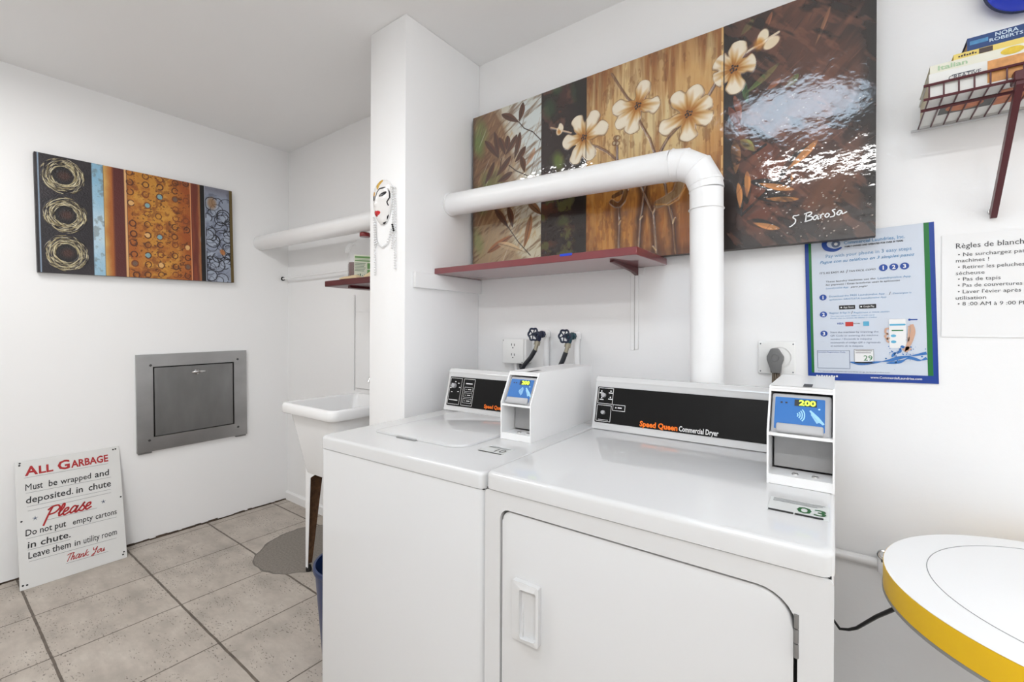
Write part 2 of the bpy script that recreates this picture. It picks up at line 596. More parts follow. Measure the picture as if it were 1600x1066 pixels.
# ------------------------------------------------------------------ numpy painter for the canvases
class Painter:
    def __init__(self, W, H, w, h, seed=1):
        self.W, self.H, self.w, self.h = W, H, w, h
        self.u, self.v = np.meshgrid(np.linspace(0, 1, W), np.linspace(0, 1, H))
        self.X, self.Y = self.u * w, self.v * h
        self.c = np.zeros((H, W, 3))
        self.z = np.zeros((H, W))
        self.rs = np.random.RandomState(seed)

    def noise(self, fx, fy, oct=4, ang=0.0):
        ca, sa = math.cos(ang), math.sin(ang)
        x0, y0 = self.X * ca + self.Y * sa, -self.X * sa + self.Y * ca
        tot, amp, s = 0, 1.0, 0
        for o in range(oct):
            g = self.rs.rand(64, 64)
            x, y = x0 * fx + 101.3, y0 * fy + 57.7
            xi, yi = np.floor(x).astype(int), np.floor(y).astype(int)
            tx, ty = x - xi, y - yi
            tx, ty = tx * tx * (3 - 2 * tx), ty * ty * (3 - 2 * ty)
            f = lambda a, b: g[(yi + b) % 64, (xi + a) % 64]
            tot = tot + amp * ((f(0, 0) * (1 - tx) + f(1, 0) * tx) * (1 - ty) + (f(0, 1) * (1 - tx) + f(1, 1) * tx) * ty)
            s += amp
            amp *= 0.55
            fx *= 2
            fy *= 2
        return tot / s

    def mix(self, mask, col):
        m = np.clip(mask, 0, 1)[..., None]
        self.c = self.c * (1 - m) + np.array(col, float) * m

    def win(self, x0, x1, y0, y1):
        i0, i1 = int(max(0, (x0 / self.w) * (self.W - 1))), int(min(self.W, (x1 / self.w) * (self.W - 1) + 2))
        j0, j1 = int(max(0, (y0 / self.h) * (self.H - 1))), int(min(self.H, (y1 / self.h) * (self.H - 1) + 2))
        return slice(j0, max(j1, j0)), slice(i0, max(i1, i0))

    def blend(self, sl, m, col, z=0.0):
        m = np.clip(m, 0, 1)
        self.c[sl] = self.c[sl] * (1 - m[..., None]) + np.array(col, float) * m[..., None]
        if z:
            self.z[sl] = np.maximum(self.z[sl], m * z)

    def line(self, pts, r, col, a=1.0, z=0.0, soft=0.0012, taper=None):
        """polyline in uv"""
        P = [(p[0] * self.w, p[1] * self.h) for p in pts]
        for i, ((xa, ya), (xb, yb)) in enumerate(zip(P, P[1:])):
            rr_ = r
            pad = r + soft * 2
            sl = self.win(min(xa, xb) - pad, max(xa, xb) + pad, min(ya, yb) - pad, max(ya, yb) + pad)
            X, Y = self.X[sl], self.Y[sl]
            if X.size == 0:
                continue
            dx, dy = xb - xa, yb - ya
            L2 = dx * dx + dy * dy + 1e-12
            t = np.clip(((X - xa) * dx + (Y - ya) * dy) / L2, 0, 1)
            d = np.hypot(X - xa - t * dx, Y - ya - t * dy)
            if taper:
                k = (i + t) / (len(P) - 1)
                rr_ = r * np.clip(np.sin(PI * np.clip(k, 0.03, 0.97)) ** taper, 0.12, 1)
            self.blend(sl, a * np.clip((rr_ - d) / soft + 0.5, 0, 1), col, z)

    def leaf(self, a, b, width, col, alpha=1.0, rib=None, z=0.0):
        xa, ya, xb, yb = a[0] * self.w, a[1] * self.h, b[0] * self.w, b[1] * self.h
        L = math.hypot(xb - xa, yb - ya)
        sl = self.win(min(xa, xb) - width, max(xa, xb) + width, min(ya, yb) - width, max(ya, yb) + width)
        X, Y = self.X[sl] - xa, self.Y[sl] - ya
        if X.size == 0:
            return
        dx, dy = (xb - xa) / L, (yb - ya) / L
        t, s = (X * dx + Y * dy) / L, -X * dy + Y * dx
        s = s - 0.10 * width * np.sin(PI * np.clip(t, 0, 1))
        hw = width / 2 * np.clip(np.sin(PI * np.clip(t, 0, 1) ** 0.8), 0, 1) ** 0.9
        inside = (t > 0) & (t < 1)
        m = np.clip((hw - np.abs(s)) / 0.0018 + 0.5, 0, 1) * inside * alpha
        shade = np.array(col, float)
        self.blend(sl, m, shade, z)
        self.blend(sl, m * np.clip(s / width * 1.6, 0, .45), np.array(col) * 1.35)
        if rib is not None:
            self.blend(sl, m * (np.abs(s) < 0.0012) * .8, rib)

    def blob(self, c, rx, ry, col, alpha=1.0, ang=0.0, soft=0.5):
        cx, cy = c[0] * self.w, c[1] * self.h
        q = max(rx, ry) * 1.6
        sl = self.win(cx - q, cx + q, cy - q, cy + q)
        X, Y = self.X[sl] - cx, self.Y[sl] - cy
        if X.size == 0:
            return
        ca, sa = math.cos(ang), math.sin(ang)
        d = np.hypot((X * ca + Y * sa) / rx, (-X * sa + Y * ca) / ry)
        self.blend(sl, alpha * np.clip((1 + soft / 2 - d) / soft, 0, 1), col)

    def mesh(self, name, m, parent, zscale=1.0, loc=None, rot=None):
        """front surface mesh in local x (right), z (up), facing -y"""
        V = np.stack([self.X - self.w / 2, -self.z * zscale, self.Y - self.h / 2], -1).reshape(-1, 3)
        idx = np.arange(self.W * self.H).reshape(self.H, self.W)
        F = np.stack([idx[:-1, :-1], idx[:-1, 1:], idx[1:, 1:], idx[1:, :-1]], -1).reshape(-1, 4)
        c = np.clip(self.c.reshape(-1, 3) / 255.0, 0, 1) ** 1.2 * 255.0
        return grid_mesh(name, V, F, c, m, parent, loc, rot)


def grid_mesh(name, V, F, C, m, parent, loc=None, rot=None):
    me = bpy.data.meshes.new(name)
    me.vertices.add(len(V))
    me.vertices.foreach_set('co', np.ascontiguousarray(V, dtype=np.float32).ravel())
    me.loops.add(F.size)
    me.loops.foreach_set('vertex_index', np.ascontiguousarray(F, dtype=np.int32).ravel())
    me.polygons.add(len(F))
    me.polygons.foreach_set('loop_start', np.arange(0, F.size, 4, dtype=np.int32))
    me.polygons.foreach_set('use_smooth', np.ones(len(F), dtype=bool))
    me.update(calc_edges=True)
    c = np.clip(C / 255.0, 0, 1)
    c = np.where(c <= 0.04045, c / 12.92, ((c + 0.055) / 1.055) ** 2.4)
    at = me.color_attributes.new('paint', 'FLOAT_COLOR', 'POINT')
    at.data.foreach_set('color', np.concatenate([c, np.ones((len(c), 1))], 1).astype(np.float32).ravel())
    me.materials.append(m)
    o = bpy.data.objects.new(name, me)
    COL.objects.link(o)
    o.parent = parent
    if loc is not None:
        o.location = loc
    if rot is not None:
        o.rotation_euler = rot
    return o


# ------------------------------------------------------------------ large floral painting over the shelf
def big_painting():
    W_, H_ = 1.503, 0.742
    p = Painter(960, 474, W_, H_, 5)
    u, v = p.u, p.v
    B1, B2, B3 = 0.259, 0.400, 0.738
    # --- panel 1: reeds and leaves
    n = p.noise(3.2, 14, 4, R(-62))
    fine = p.noise(14, 90, 3, R(28))
    edge = u / B1 - 0.22 * (0.5 - v) + (n - .5) * 0.55
    p.mix(np.ones_like(u), (142, 108, 76))
    p.mix((edge - 0.42) / 0.2, (206, 200, 184))
    p.mix((edge - 0.72) / 0.25, (212, 218, 216))
    p.mix((v < .3) * .5, (206, 196, 160))
    p.mix(np.clip((fine - .5) * 2.2, 0, .6), (104, 72, 48))
    p.mix(np.clip((p.noise(16, 120, 3, R(62)) - .52) * 3.0, 0, .55) * (edge < .75), (190, 160, 120))
    for c, a in (((.02, .82), .7), ((.035, .9), .5), ((.03, .46), .6), ((.06, .55), .5), ((.02, .2), .4), ((.1, .56), .35)):
        p.blob(c, 0.03, 0.06, (112, 142, 74), a, R(20), 1.0)
    p.mix((0.012 - u) / .02, (74, 54, 40))
    for k in range(46):
        x, y, L = p.rs.uniform(.02, .25), p.rs.uniform(.02, .98), p.rs.uniform(.05, .18)
        a = R(p.rs.uniform(58, 76))
        p.line([(x, y), (x + L * math.cos(a) * H_ / W_, y + L * math.sin(a))], .0016, [(150, 118, 84), (96, 76, 62), (226, 222, 208)][k % 3], .55, 0, .002, .6)
    LB, RIB = (92, 56, 34), (58, 34, 22)
    for a, b in [((.048, .832), (.103, .698)), ((.087, .868), (.103, .701)), ((.105, .825), (.129, .708)), ((.173, .809), (.129, .704)),
                 ((.184, .818), (.163, .664)), ((.204, .723), (.165, .645)), ((.187, .671), (.2, .57)), ((.151, .691), (.094, .587)),
                 ((.087, .683), (.049, .556)), ((.156, .591), (.099, .552)), ((.114, .962), (.18, .877)), ((.194, .989), (.18, .881)),
                 ((.138, .82), (.133, .735))]:
        p.leaf(a, b, .030, LB, .95, RIB)
    p.leaf((.237, .7), (.204, .603), .024, (170, 126, 96), .6)
    for a, b, c_, al in [((.088, .391), (.142, .258), LB, .95), ((.14, .389), (.158, .254), LB, .95), ((.213, .389), (.26, .301), (124, 86, 54), .95),
                         ((.224, .311), (.199, .121), (150, 104, 64), .9), ((.06, .12), (.161, .21), (146, 96, 56), .95), ((.101, .171), (.197, .103), (196, 170, 132), .7)]:
        p.leaf(a, b, .032, c_, al, RIB)
    for st in ([(.18, .877), (.199, .831), (.229, .795), (.256, .735)], [(.143, .637), (.169, .593), (.213, .543), (.23, .52)],
               [(.128, .30), (.143, .258), (.179, .163), (.222, .075)], [(.115, .69), (.109, .63)]):
        p.line(st, .0021, (62, 44, 34))
    # --- panel 2
    m2 = (u > B1) & (u < B2)
    n1, n2 = p.noise(9, 9, 5), p.noise(26, 26, 4)
    p.mix(m2 * 1.0, (50, 33, 31))
    p.mix(m2 * np.clip((n1 - .48) * 4, 0, .8), (86, 54, 50))
    p.mix(m2 * np.clip((n2 - .60) * 6, 0, .7), (120, 84, 70))
    p.mix(m2 * (v < .36) * np.clip((n1 - .45) * 4, 0, .8), (116, 62, 26))
    p.mix(m2 * (v < .4) * np.clip((n2 - .56) * 7, 0, .8), (96, 100, 50))
    for c, rx, ry, col, a in (((.285, .9), .03, .045, (52, 84, 52), .7), ((.372, .93), .022, .05, (56, 92, 60), .7), ((.295, .6), .03, .03, (60, 66, 40), .5),
                              ((.315, .585), .024, .04, (118, 140, 58), .8), ((.33, .245), .03, .02, (110, 128, 60), .6), ((.31, .985), .025, .02, (54, 92, 58), .6)):
        p.blob(c, rx, ry, col, a, R(15), .9)
    p.mix(m2 * np.clip((.045 - (B2 - u)) / .03, 0, .7), (22, 15, 15))
    # --- panel 3
    m3 = (u >= B2) & (u <= B3)
    q = (u - B2) / (B3 - B2)
    ns = p.noise(40, 3, 4)
    nb = p.noise(6, 5, 4)
    c3 = np.clip(1.25 - 1.9 * np.abs(q - .42) + (nb - .5) * 1.3, 0, 1)
    p.mix(m3 * 1.0, (196, 148, 88))
    p.mix(m3 * c3 * np.clip((v - .35) * 4, 0, 1), (224, 202, 156))
    p.mix(m3 * np.clip((nb - .45) * 2.2, 0, .6) * (v > .45), (204, 190, 150))
    p.mix(m3 * np.clip((v - .80 + (ns - .5) * .5) * 3.2, 0, .85), (140, 92, 52))
    p.mix(m3 * np.clip((ns - .52) * 3, 0, .55), (168, 116, 66))
    p.mix(m3 * np.clip((.42 - v + (nb - .5) * .4) * 4, 0, 1), (196, 140, 66))
    p.mix(m3 * np.clip((.36 - v) * 4, 0, 1) * np.clip((q - .25) * 2, 0, 1), (164, 104, 52))
    p.mix(m3 * np.clip((p.noise(14, 8, 4) - .5) * 3.4, 0, .6) * (v < .45), (124, 74, 34))
    p.mix(m3 * np.clip((.06 - v) / .06, 0, .6), (104, 60, 28))
    # glow of dark paint between the stems
    for pts, r, a in (([(.491, .281), (.491, .02)], .012, .75), ([(.56, .346), (.548, .192), (.542, 0)], .016, .8), ([(.55, .35), (.58, .214), (.588, 0)], .014, .8),
                      ([(.618, .241), (.628, .154), (.634, 0)], .014, .75), ([(.67, .33), (.68, .1)], .02, .5)):
        p.line(pts, r, (84, 48, 22), a, 0, .02)
    STEM, STD = (150, 118, 92), (84, 54, 38)
    for st in ([(.541, .70), (.55, .662), (.57, .587), (.581, .517), (.59, .42), (.608, .343), (.612, .288)], [(.64, .61), (.614, .565), (.6, .521), (.575, .42), (.56, .346), (.548, .192), (.542, .0)],
               [(.41, .63), (.429, .616), (.459, .574), (.481, .527), (.52, .43), (.55, .35), (.58, .214), (.588, .018)], [(.471, .97), (.491, .896), (.512, .823), (.535, .77)],
               [(.484, .616), (.486, .578), (.486, .528), (.488, .4)], [(.491, .281), (.4925, .183), (.491, .02)], [(.618, .241), (.628, .154), (.634, .005)], [(.70, .70), (.722, .769)]):
        p.line([(a + .0022, b - .004) for a, b in st], .0042, STD, .8, 0, .003)
        p.line(st, .0028, STEM, 1, .0025)
    for a, b in (((.4925, .18), (.497, .2)), ((.548, .19), (.554, .205)), ((.58, .21), (.585, .235)), ((.588, .03), (.58, .05)), ((.628, .15), (.632, .175))):
        p.line([a, b], .0026, (200, 170, 130), 1, .002)
    for c in ((.484, .63), (.488, .6), (.48, .605), (.489, .628)):
        p.blob(c, .011, .010, (120, 86, 54), .9, 0, .3)
        p.blob(c, .006, .006, (206, 190, 160), .9, 0, .5)
    p.line([(.474, .303), (.484, .285), (.494, .281), (.504, .3), (.512, .345)], .010, (112, 76, 40), .95, .002, .003)
    p.line([(.478, .33), (.5, .345)], .008, (98, 64, 36), .9)
    p.line([(.593, .252), (.615, .268), (.637, .292), (.646, .35)], .016, (164, 138, 106), 1, .003, .004)
    p.line([(.588, .252), (.605, .247), (.618, .241), (.64, .262), (.655, .31)], .0025, (206, 160, 96), 1, .002)
    # --- panel 4
    m4 = u > B3
    q4 = (u - B3) / (1 - B3)
    na, nbb, nc = p.noise(5, 5, 5), p.noise(3, 16, 5, R(48)), p.noise(60, 60, 2)
    p.mix(m4 * 1.0, (46, 33, 30))
    glow = np.exp(-((q4 - .55) / .34) ** 2) * np.clip(.35 + na * 1.3 - .35, 0, 1)
    p.mix(m4 * np.clip(glow * 1.0, 0, .85), (110, 74, 60))
    p.mix(m4 * np.clip(np.exp(-((q4 - .28) / .2) ** 2 - ((v - .27) / .22) ** 2) * 1.1, 0, .8) * (.55 + .6 * nbb), (150, 86, 62))
    p.mix(m4 * np.clip(np.exp(-((q4 - .75) / .16) ** 2 - ((v - .16) / .1) ** 2), 0, .6), (124, 80, 48))
    p.mix(m4 * np.clip((nbb - .5) * 3.2, 0, .5), (142, 98, 78))
    p.mix(m4 * np.clip((nbb - .42) * -4, 0, .5), (40, 30, 30))
    p.mix(m4 * np.clip((.13 - q4) / .1, 0, .92), (26, 20, 22))
    p.mix(m4 * np.clip((q4 - .90) / .1, 0, .85), (26, 22, 22))
    p.mix(m4 * np.clip((.1 - v) / .12, 0, .8), (28, 21, 20))
    for (a, b, w_, col) in [((.843, .763), (.779, .671), .02, (104, 122, 70)), ((.795, .987), (.771, .935), .022, (78, 96, 60)), ((.785, .631), (.776, .75), .018, (74, 104, 66)),
                            ((.877, .694), (.853, .653), .022, (112, 122, 78)), ((.846, .698), (.819, .664), .018, (150, 96, 66)), ((.758, .678), (.772, .56), .02, (150, 92, 70)),
                            ((.747, .636), (.772, .5), .022, (122, 70, 54)), ((.771, .476), (.799, .413), .026, (146, 152, 86)), ((.759, .481), (.762, .33), .03, (140, 102, 66)),
                            ((.83, .99), (.81, .90), .014, (150, 100, 76)), ((.93, .93), (.905, .79), .010, (150, 110, 84))]:
        p.leaf(a, b, w_, col, .85)
    for st in ([(.774, .145), (.808, .207), (.846, .274), (.867, .35)], [(.764, .374), (.788, .395), (.819, .432)], [(.774, .145), (.762, .2), (.75, .27)]):
        p.line(st, .004, (30, 22, 22), .9)
    for a, b, w_ in [((.871, .222), (.789, .286), .026), ((.879, .18), (.804, .208), .022), ((.846, .067), (.783, .116), .024), ((.91, .407), (.845, .285), .03), ((.784, .334), (.784, .19), .026), ((.767, .289), (.772, .146), .024), ((.867, .29), (.865, .246), .012)]:
        p.leaf(b, a, w_ * 1.15, (34, 26, 24), .95)
        mid = (b[0] * .55 + a[0] * .45, b[1] * .55 + a[1] * .45)
        p.leaf(a, (b[0] * .8 + a[0] * .2, b[1] * .8 + a[1] * .2), w_ * .72, (196, 140, 86), .95)
    for k in range(90):
        x, y, L = p.rs.uniform(.75, .985), p.rs.uniform(.03, .97), p.rs.uniform(.02, .09)
        a = R(p.rs.uniform(35, 70))
        p.line([(x, y), (x + L * math.cos(a) * .5, y + L * math.sin(a))], .0012, [(154, 108, 84), (40, 30, 30), (126, 84, 66)][k % 3], .4, 0, .002, .6)
    for k in range(190):
        x, y = p.rs.uniform(.80, .995), p.rs.uniform(.01, .62)
        p.blob((x, y), p.rs.uniform(.0012, .003), p.rs.uniform(.001, .0022), (206, 198, 188), .85, 0, .4)
    br = p.noise(90, 8, 3)
    p.mix(m3 * np.clip((br - .55) * 4, 0, .18), (226, 196, 140))
    p.mix(m3 * np.clip((.42 - br) * 4, 0, .22), (120, 76, 40))
    p.mix(m3 * np.clip((p.noise(60, 24, 4) - .62) * 5, 0, .3), (110, 68, 36))
    p.mix(m4 * np.clip((p.noise(40, 12, 4, R(40)) - .56) * 5, 0, .45), (150, 104, 84))
    p.mix(m4 * np.clip((.40 - p.noise(30, 10, 4, R(50))) * 6, 0, .6), (24, 17, 17))
    p.z += m4 * .0010 * p.noise(16, 24, 5)
    p.z += (~m4) * .0007 * p.noise(40, 40, 3)
    # --- lilies
    def flower(c, tips, rx, seeds=True):
        cx, cy = c[0] * W_, c[1] * H_
        reach = max(math.hypot(a * W_ - cx, b * H_ - cy) for a, b in tips) * 1.25
        sl = p.win(cx - reach, cx + reach, cy - reach, cy + reach)
        X, Y = p.X[sl] - cx, p.Y[sl] - cy
        best = np.full(X.shape, -1.0)
        for a, b in tips:
            tx, ty = a * W_ - cx, b * H_ - cy
            L = math.hypot(tx, ty)
            t, s = (X * tx + Y * ty) / (L * L), (-X * ty + Y * tx) / L
            wv = 1 + .10 * np.sin(t * 13 + a * 90)
            hw = wv * np.where(t < .72, .0165 + .018 * np.clip(t, 0, 1) ** 1.3, .0282 * np.clip(1 - np.clip((t - .72) / .30, 0, 1) ** 3, 0, 1) ** .6)
            m = (hw - np.abs(s) * (1 + 0 * t)) / .03
            m = np.where((t > -.1) & (t < 1.03), m, -1)
            best = np.maximum(best, m)
        m = np.clip(best * 14 + .5, 0, 1)
        rim = np.clip(1 - np.abs(best - .06) * 12, 0, 1) * (best > -.02)
        out = np.clip(1 - np.abs(best + .03) * 14, 0, 1) * (best > -.9)
        p.blend(sl, out * .85, (92, 62, 40))
        p.blend(sl, m, (228, 216, 192), 0.003)
        p.blend(sl, m * np.clip(best * 1.2, 0, .6), (240, 232, 216))
        p.blend(sl, rim * m * .55, (150, 112, 78), .005)
        d = np.hypot(X, Y) / rx
        ang = np.arctan2(Y, X)
        d = d * (1 + .22 * np.sin(ang * 7) + .14 * np.sin(ang * 17 + 1)) * .86
        p.blend(sl, m * np.clip(1.25 - d, 0, .9), (188, 132, 54))
        p.blend(sl, m * np.clip(.7 - d, 0, .7), (150, 94, 36))
        if seeds:
            for k in range(9):
                a = k * 2.4
                r = .0035 * math.sqrt(k)
                p.blob(((cx + r * math.cos(a) * 1.3) / W_, (cy + r * math.sin(a) * 1.3) / H_), .0028, .0038, (50, 28, 20), .95, a, .4)
    p.line([(.319, .758), (.355, .723)], .003, (196, 168, 140), 1, .002)
    p.line([(.29, .787), (.319, .76)], .003, (190, 160, 130), 1, .002)
    p.line([(.779, .85), (.842, .893)], .0035, (214, 196, 170), 1, .002)
    flower((.393, .677), [(.329, .677), (.369, .80), (.43, .80), (.362, .55), (.416, .55), (.462, .71)], .042)
    flower((.541, .762), [(.561, .875), (.595, .735), (.522, .632), (.486, .682), (.475, .785)], .046)
    flower((.662, .651), [(.682, .775), (.712, .69), (.712, .60), (.662, .525), (.596, .605), (.63, .765)], .050)
    flower((.757, .796), [(.769, .91), (.80, .80), (.762, .685), (.718, .765), (.722, .86)], .040)
    p.blob((.319, .758), .016, .022, (226, 208, 178), 1, R(-30), .2)
    p.blob((.317, .75), .008, .01, (190, 130, 60), .8, 0, .8)
    p.blob((.322, .775), .010, .016, (236, 226, 206), 1, R(20), .25)
    p.blob((.813, .893), .016, .026, (232, 220, 196), 1, R(-15), .2)
    p.blob((.829, .858), .016, .024, (230, 214, 186), 1, R(-60), .2)
    p.blob((.806, .868), .014, .018, (200, 140, 58), .85, 0, .8)
    # painted seams between the panels
    for b in (B1, B2, B3):
        p.mix(np.clip((.0016 - np.abs(u - b)) / .0008, 0, 1) * .8, (52, 38, 28))
    p.mix(np.clip((.0022 - np.abs(u - (B3 - .004))) / .001, 0, 1) * (p.noise(30, 60, 2) > .5) * .8, (236, 200, 140))
    t = thing('wall_painting', 'long horizontal painting of white lilies in brown and black panels above the maroon shelf', 'painting', (-1.44 + W_ / 2, 1.62, 1.521 + H_ / 2))
    MB().box(-W_ / 2, W_ / 2, 0.0006, .036, -H_ / 2, H_ / 2).build('canvas_frame', mat('dark_canvas_edge', rgb(52, 40, 34), .5), t, smooth=False)
    p.mesh('painted_front', paint_mat('lily_oil_paint', .5, .07, 34, 1.0, spec=.15, coat_ior=1.75, coat_rough=.05), t, 1.0)
    # signature
    s = TB(off=.0042)
    x0, z0, k = .865 * W_ - W_ / 2, .078 * H_ - H_ / 2, .0245
    def sig(strokes, ox):
        for st in strokes:
            s.curve([(x0 + (ox + a) * k, z0 + (b + .10 * (ox + a)) * k) for a, b in st], .0034)
    sig([[(.62, .95), (.35, 1.0), (.25, .8), (.5, .5), (.45, .1), (.0, -.25), (-.15, -.2)], [(.62, .95), (.9, 1.0)]], 0)
    sig([[(.0, .0), (.08, .04)]], 1.05)
    sig([[(.1, 1.0), (.05, .5), (.0, .02)], [(-.15, .95), (.5, 1.05), (.6, .8), (.1, .55)], [(.1, .55), (.65, .45), (.6, .1), (-.1, .0)]], 1.55)
    sig([[(.5, .4), (.25, .5), (.02, .2), (.25, .0), (.5, .35), (.52, .0), (.65, .05)]], 2.3)
    sig([[(.05, .5), (.1, .0)], [(.1, .3), (.25, .5), (.45, .45)]], 3.0)
    sig([[(.25, .5), (.02, .25), (.2, .0), (.45, .25), (.25, .5)]], 3.5)
    sig([[(.45, .75), (.15, .7), (.35, .35), (.3, .0), (-.1, -.05)]], 4.1)
    sig([[(.5, .4), (.25, .5), (.02, .2), (.25, .0), (.5, .35), (.55, .05), (1.0, .2)]], 4.65)
    s.build('signature', INKW, t, label='handwritten white signature')
    return t


# ------------------------------------------------------------------ abstract painting on the left wall
def left_painting():
    W_, H_ = .907, .604
    p = Painter(600, 400, W_, H_, 11)
    u, v = p.u, p.v
    n1, n2, ns = p.noise(9, 9, 5), p.noise(30, 30, 4), p.noise(50, 4, 3)
    p.mix(np.ones_like(u), (44, 38, 44))
    p.mix(np.clip((n1 - .5) * 3, 0, .5), (70, 62, 66))
    p.mix(np.clip((.004 - np.abs(u - .014)) / .002, 0, 1), (150, 168, 186))
    def band(a, b, col, soft=.004, al=1.0):
        p.mix(np.clip((u - a) / soft + .5, 0, 1) * np.clip((b - u) / soft + .5, 0, 1) * al, col)
    band(.236, .29, (150, 190, 212))
    p.mix(((u > .238) & (u < .292)) * np.clip(1 - np.abs(v - .4) * 2.2 + (n1 - .5), 0, .9), (204, 222, 232))
    p.mix(((u > .238) & (u < .292)) * np.clip((n2 - .6) * 5, 0, .5), (120, 128, 130))
    band(.288, .34, (178, 112, 52))
    p.mix(((u > .288) & (u < .34)) * np.clip((.33 - u) / .04 + (n1 - .6), 0, .85), (216, 186, 120))
    p.mix(np.clip((.0014 - np.abs(u - .289)) / .0008, 0, 1) * .8, (70, 66, 60))
    band(.332, .39, (104, 48, 42), .012)
    band(.386, .398, (226, 184, 132), .004)
    p.mix(np.clip((.0018 - np.abs(u - .3995)) / .001, 0, 1), (88, 52, 34))
    m = (u > .4005) & (u < .74)
    q = (u - .40) / .34
    p.mix(m * 1.0, (178, 108, 46))
    p.mix(m * np.clip(1.2 - np.abs(q - .45) * 2.2 + (n1 - .5) * 1.6, 0, .95), (204, 152, 66))
    p.mix(m * np.clip((n2 - .52) * 3.2, 0, .55), (166, 98, 44))
    p.mix(m * np.clip((p.noise(16, 16, 4) - .56) * 5, 0, .55), (222, 176, 88))
    p.mix(m * np.clip((q - .74) * 4, 0, .7), (164, 88, 40))
    p.mix(m * np.clip((p.noise(45, 45, 4) - .56) * 6, 0, .5), (126, 72, 34))
    p.mix(m * np.clip((p.noise(80, 80, 2) - .70) * 9, 0, .6), (84, 48, 30))
    band(.736, .742, (232, 176, 128), .003)
    band(.742, .80, (124, 62, 46), .006)
    p.mix(((u > .745) & (u < .80)) * np.clip((ns - .5) * 4, 0, .6), (158, 86, 56))
    p.mix(np.clip(1 - np.abs(u - .790 - (n1 - .5) * .02) / .014, 0, .9), (176, 128, 84))
    band(.797, .825, (18, 15, 17), .006)
    band(.8225, .8265, (190, 196, 210), .002)
    m5 = (u > .8265)
    p.mix(m5 * 1.0, (158, 166, 182))
    p.mix(m5 * np.clip((n2 - .45) * 3, 0, .8), (112, 118, 134))
    p.mix(m5 * np.clip((v - .9) * 8, 0, .6), (120, 116, 126))
    for k in range(58):
        cx, cy, r = p.rs.uniform(.83, .98), p.rs.uniform(.0, .86) ** 1.1, p.rs.uniform(.022, .045)
        if k % 3 == 0:
            p.blob((cx, cy), r, r, (182, 190, 204), .6, 0, .3)
        a0, a1 = p.rs.uniform(0, 6.28), p.rs.uniform(3.5, 6.0)
        p.line([(min(.981, max(.829, cx + r / W_ * math.cos(a0 + a1 * i / 14))), cy + r / H_ * math.sin(a0 + a1 * i / 14)) for i in range(15)], p.rs.uniform(.0012, .003), (30, 30, 38), .85, .0005, .0015)
    band(.797, .825, (18, 15, 17), .006)
    band(.8225, .8265, (190, 196, 210), .002)
    p.blob((.868, .83), .024, .036, (158, 122, 86), .8, 0, .7)
    p.blob((.93, .32), .014, .02, (196, 132, 78), .9, .5, .5)
    band(.981, 1.01, (112, 94, 50), .004)
    cols = [[(.413, .984), (.414, .892), (.414, .801), (.417, .698), (.423, .508), (.426, .411), (.426, .325), (.426, .217), (.429, .131), (.435, .024)],
            [(.494, .975), (.494, .894), (.491, .799), (.5, .698), (.498, .614), (.498, .515), (.498, .411), (.498, .317), (.497, .218), (.497, .13), (.493, .03)],
            [(.569, .972), (.569, .897), (.566, .801), (.557, .608), (.561, .503), (.561, .407), (.564, .33), (.564, .234), (.565, .13), (.565, .038)],
            [(.653, .967), (.65, .885), (.65, .803), (.651, .702), (.651, .61), (.645, .523), (.642, .425), (.645, .345), (.642, .236), (.646, .127), (.643, .047)],
            [(.712, .982), (.712, .807), (.709, .602), (.713, .51), (.715, .333), (.715, .228), (.714, .134), (.711, .043)]]
    blue = {(.5, .698), (.497, .218), (.566, .801), (.561, .407)}
    pale = {(.417, .698), (.498, .411), (.715, .333), (.565, .13)}
    grey = {(.429, .131), (.714, .134), (.65, .803)}
    for col in cols:
        for c in col:
            rx, ry = .0145, .0165
            fill = (140, 176, 184) if c in blue else (226, 186, 128) if c in pale else (124, 102, 88) if c in grey else None
            if fill:
                p.blob(c, rx, ry, fill, .95, 0, .25)
            dk = (92, 50, 34) if p.rs.rand() > .35 else (134, 76, 42)
            a0, a1 = p.rs.uniform(0, 6.28), p.rs.uniform(4.6, 6.6)
            p.line([(c[0] + rx / W_ * math.cos(a0 + a1 * i / 16), c[1] + ry / H_ * math.sin(a0 + a1 * i / 16)) for i in range(17)], p.rs.uniform(.0018, .003), dk, .85, .0006, .002)
    for c in ((.114, .838), (.12, .503), (.12, .176)):
        p.blob(c, .05, .058, (26, 20, 22), 1, 0, .4)
        p.blob((c[0] + .004, c[1]), .026, .024, (92, 56, 44), .8, R(20), 1.0)
        for k in range(330):
            rr_ = p.rs.uniform(.50, 1.0)
            a0 = p.rs.uniform(0, 2 * PI)
            L = p.rs.uniform(.18, .5) / rr_
            tilt = p.rs.uniform(-.07, .07)
            colr = [(208, 198, 164), (184, 172, 132), (226, 218, 190), (150, 138, 104), (50, 42, 42)][p.rs.randint(5)]
            pts = []
            for i in range(7):
                a = a0 + L * i / 6
                q_ = rr_ + tilt * (i / 6 - .5)
                pts.append((c[0] + .0835 / W_ * q_ * math.cos(a), c[1] + .0925 / H_ * q_ * math.sin(a)))
            p.line(pts, p.rs.uniform(.0008, .0016), colr, .95, .0025, .0011, .5)
    t = thing('wall_painting', 'abstract painting with three nest rings and striped ochre bands on the left wall', 'painting',
              (-3.31, .8435, 1.848), (0, R(-1.5), R(90)))
    MB().box(-W_ / 2, W_ / 2, -.033, -.0005, -H_ / 2, H_ / 2, .002, 1).build('canvas_frame', mat('black_canvas_edge', rgb(34, 32, 36), .5), t, smooth=False)
    p.mesh('painted_front', paint_mat('abstract_acrylic_paint', .4, .3, 140), t, 1.0, (0, -.0336, 0))
    return t


big_painting()
left_painting()


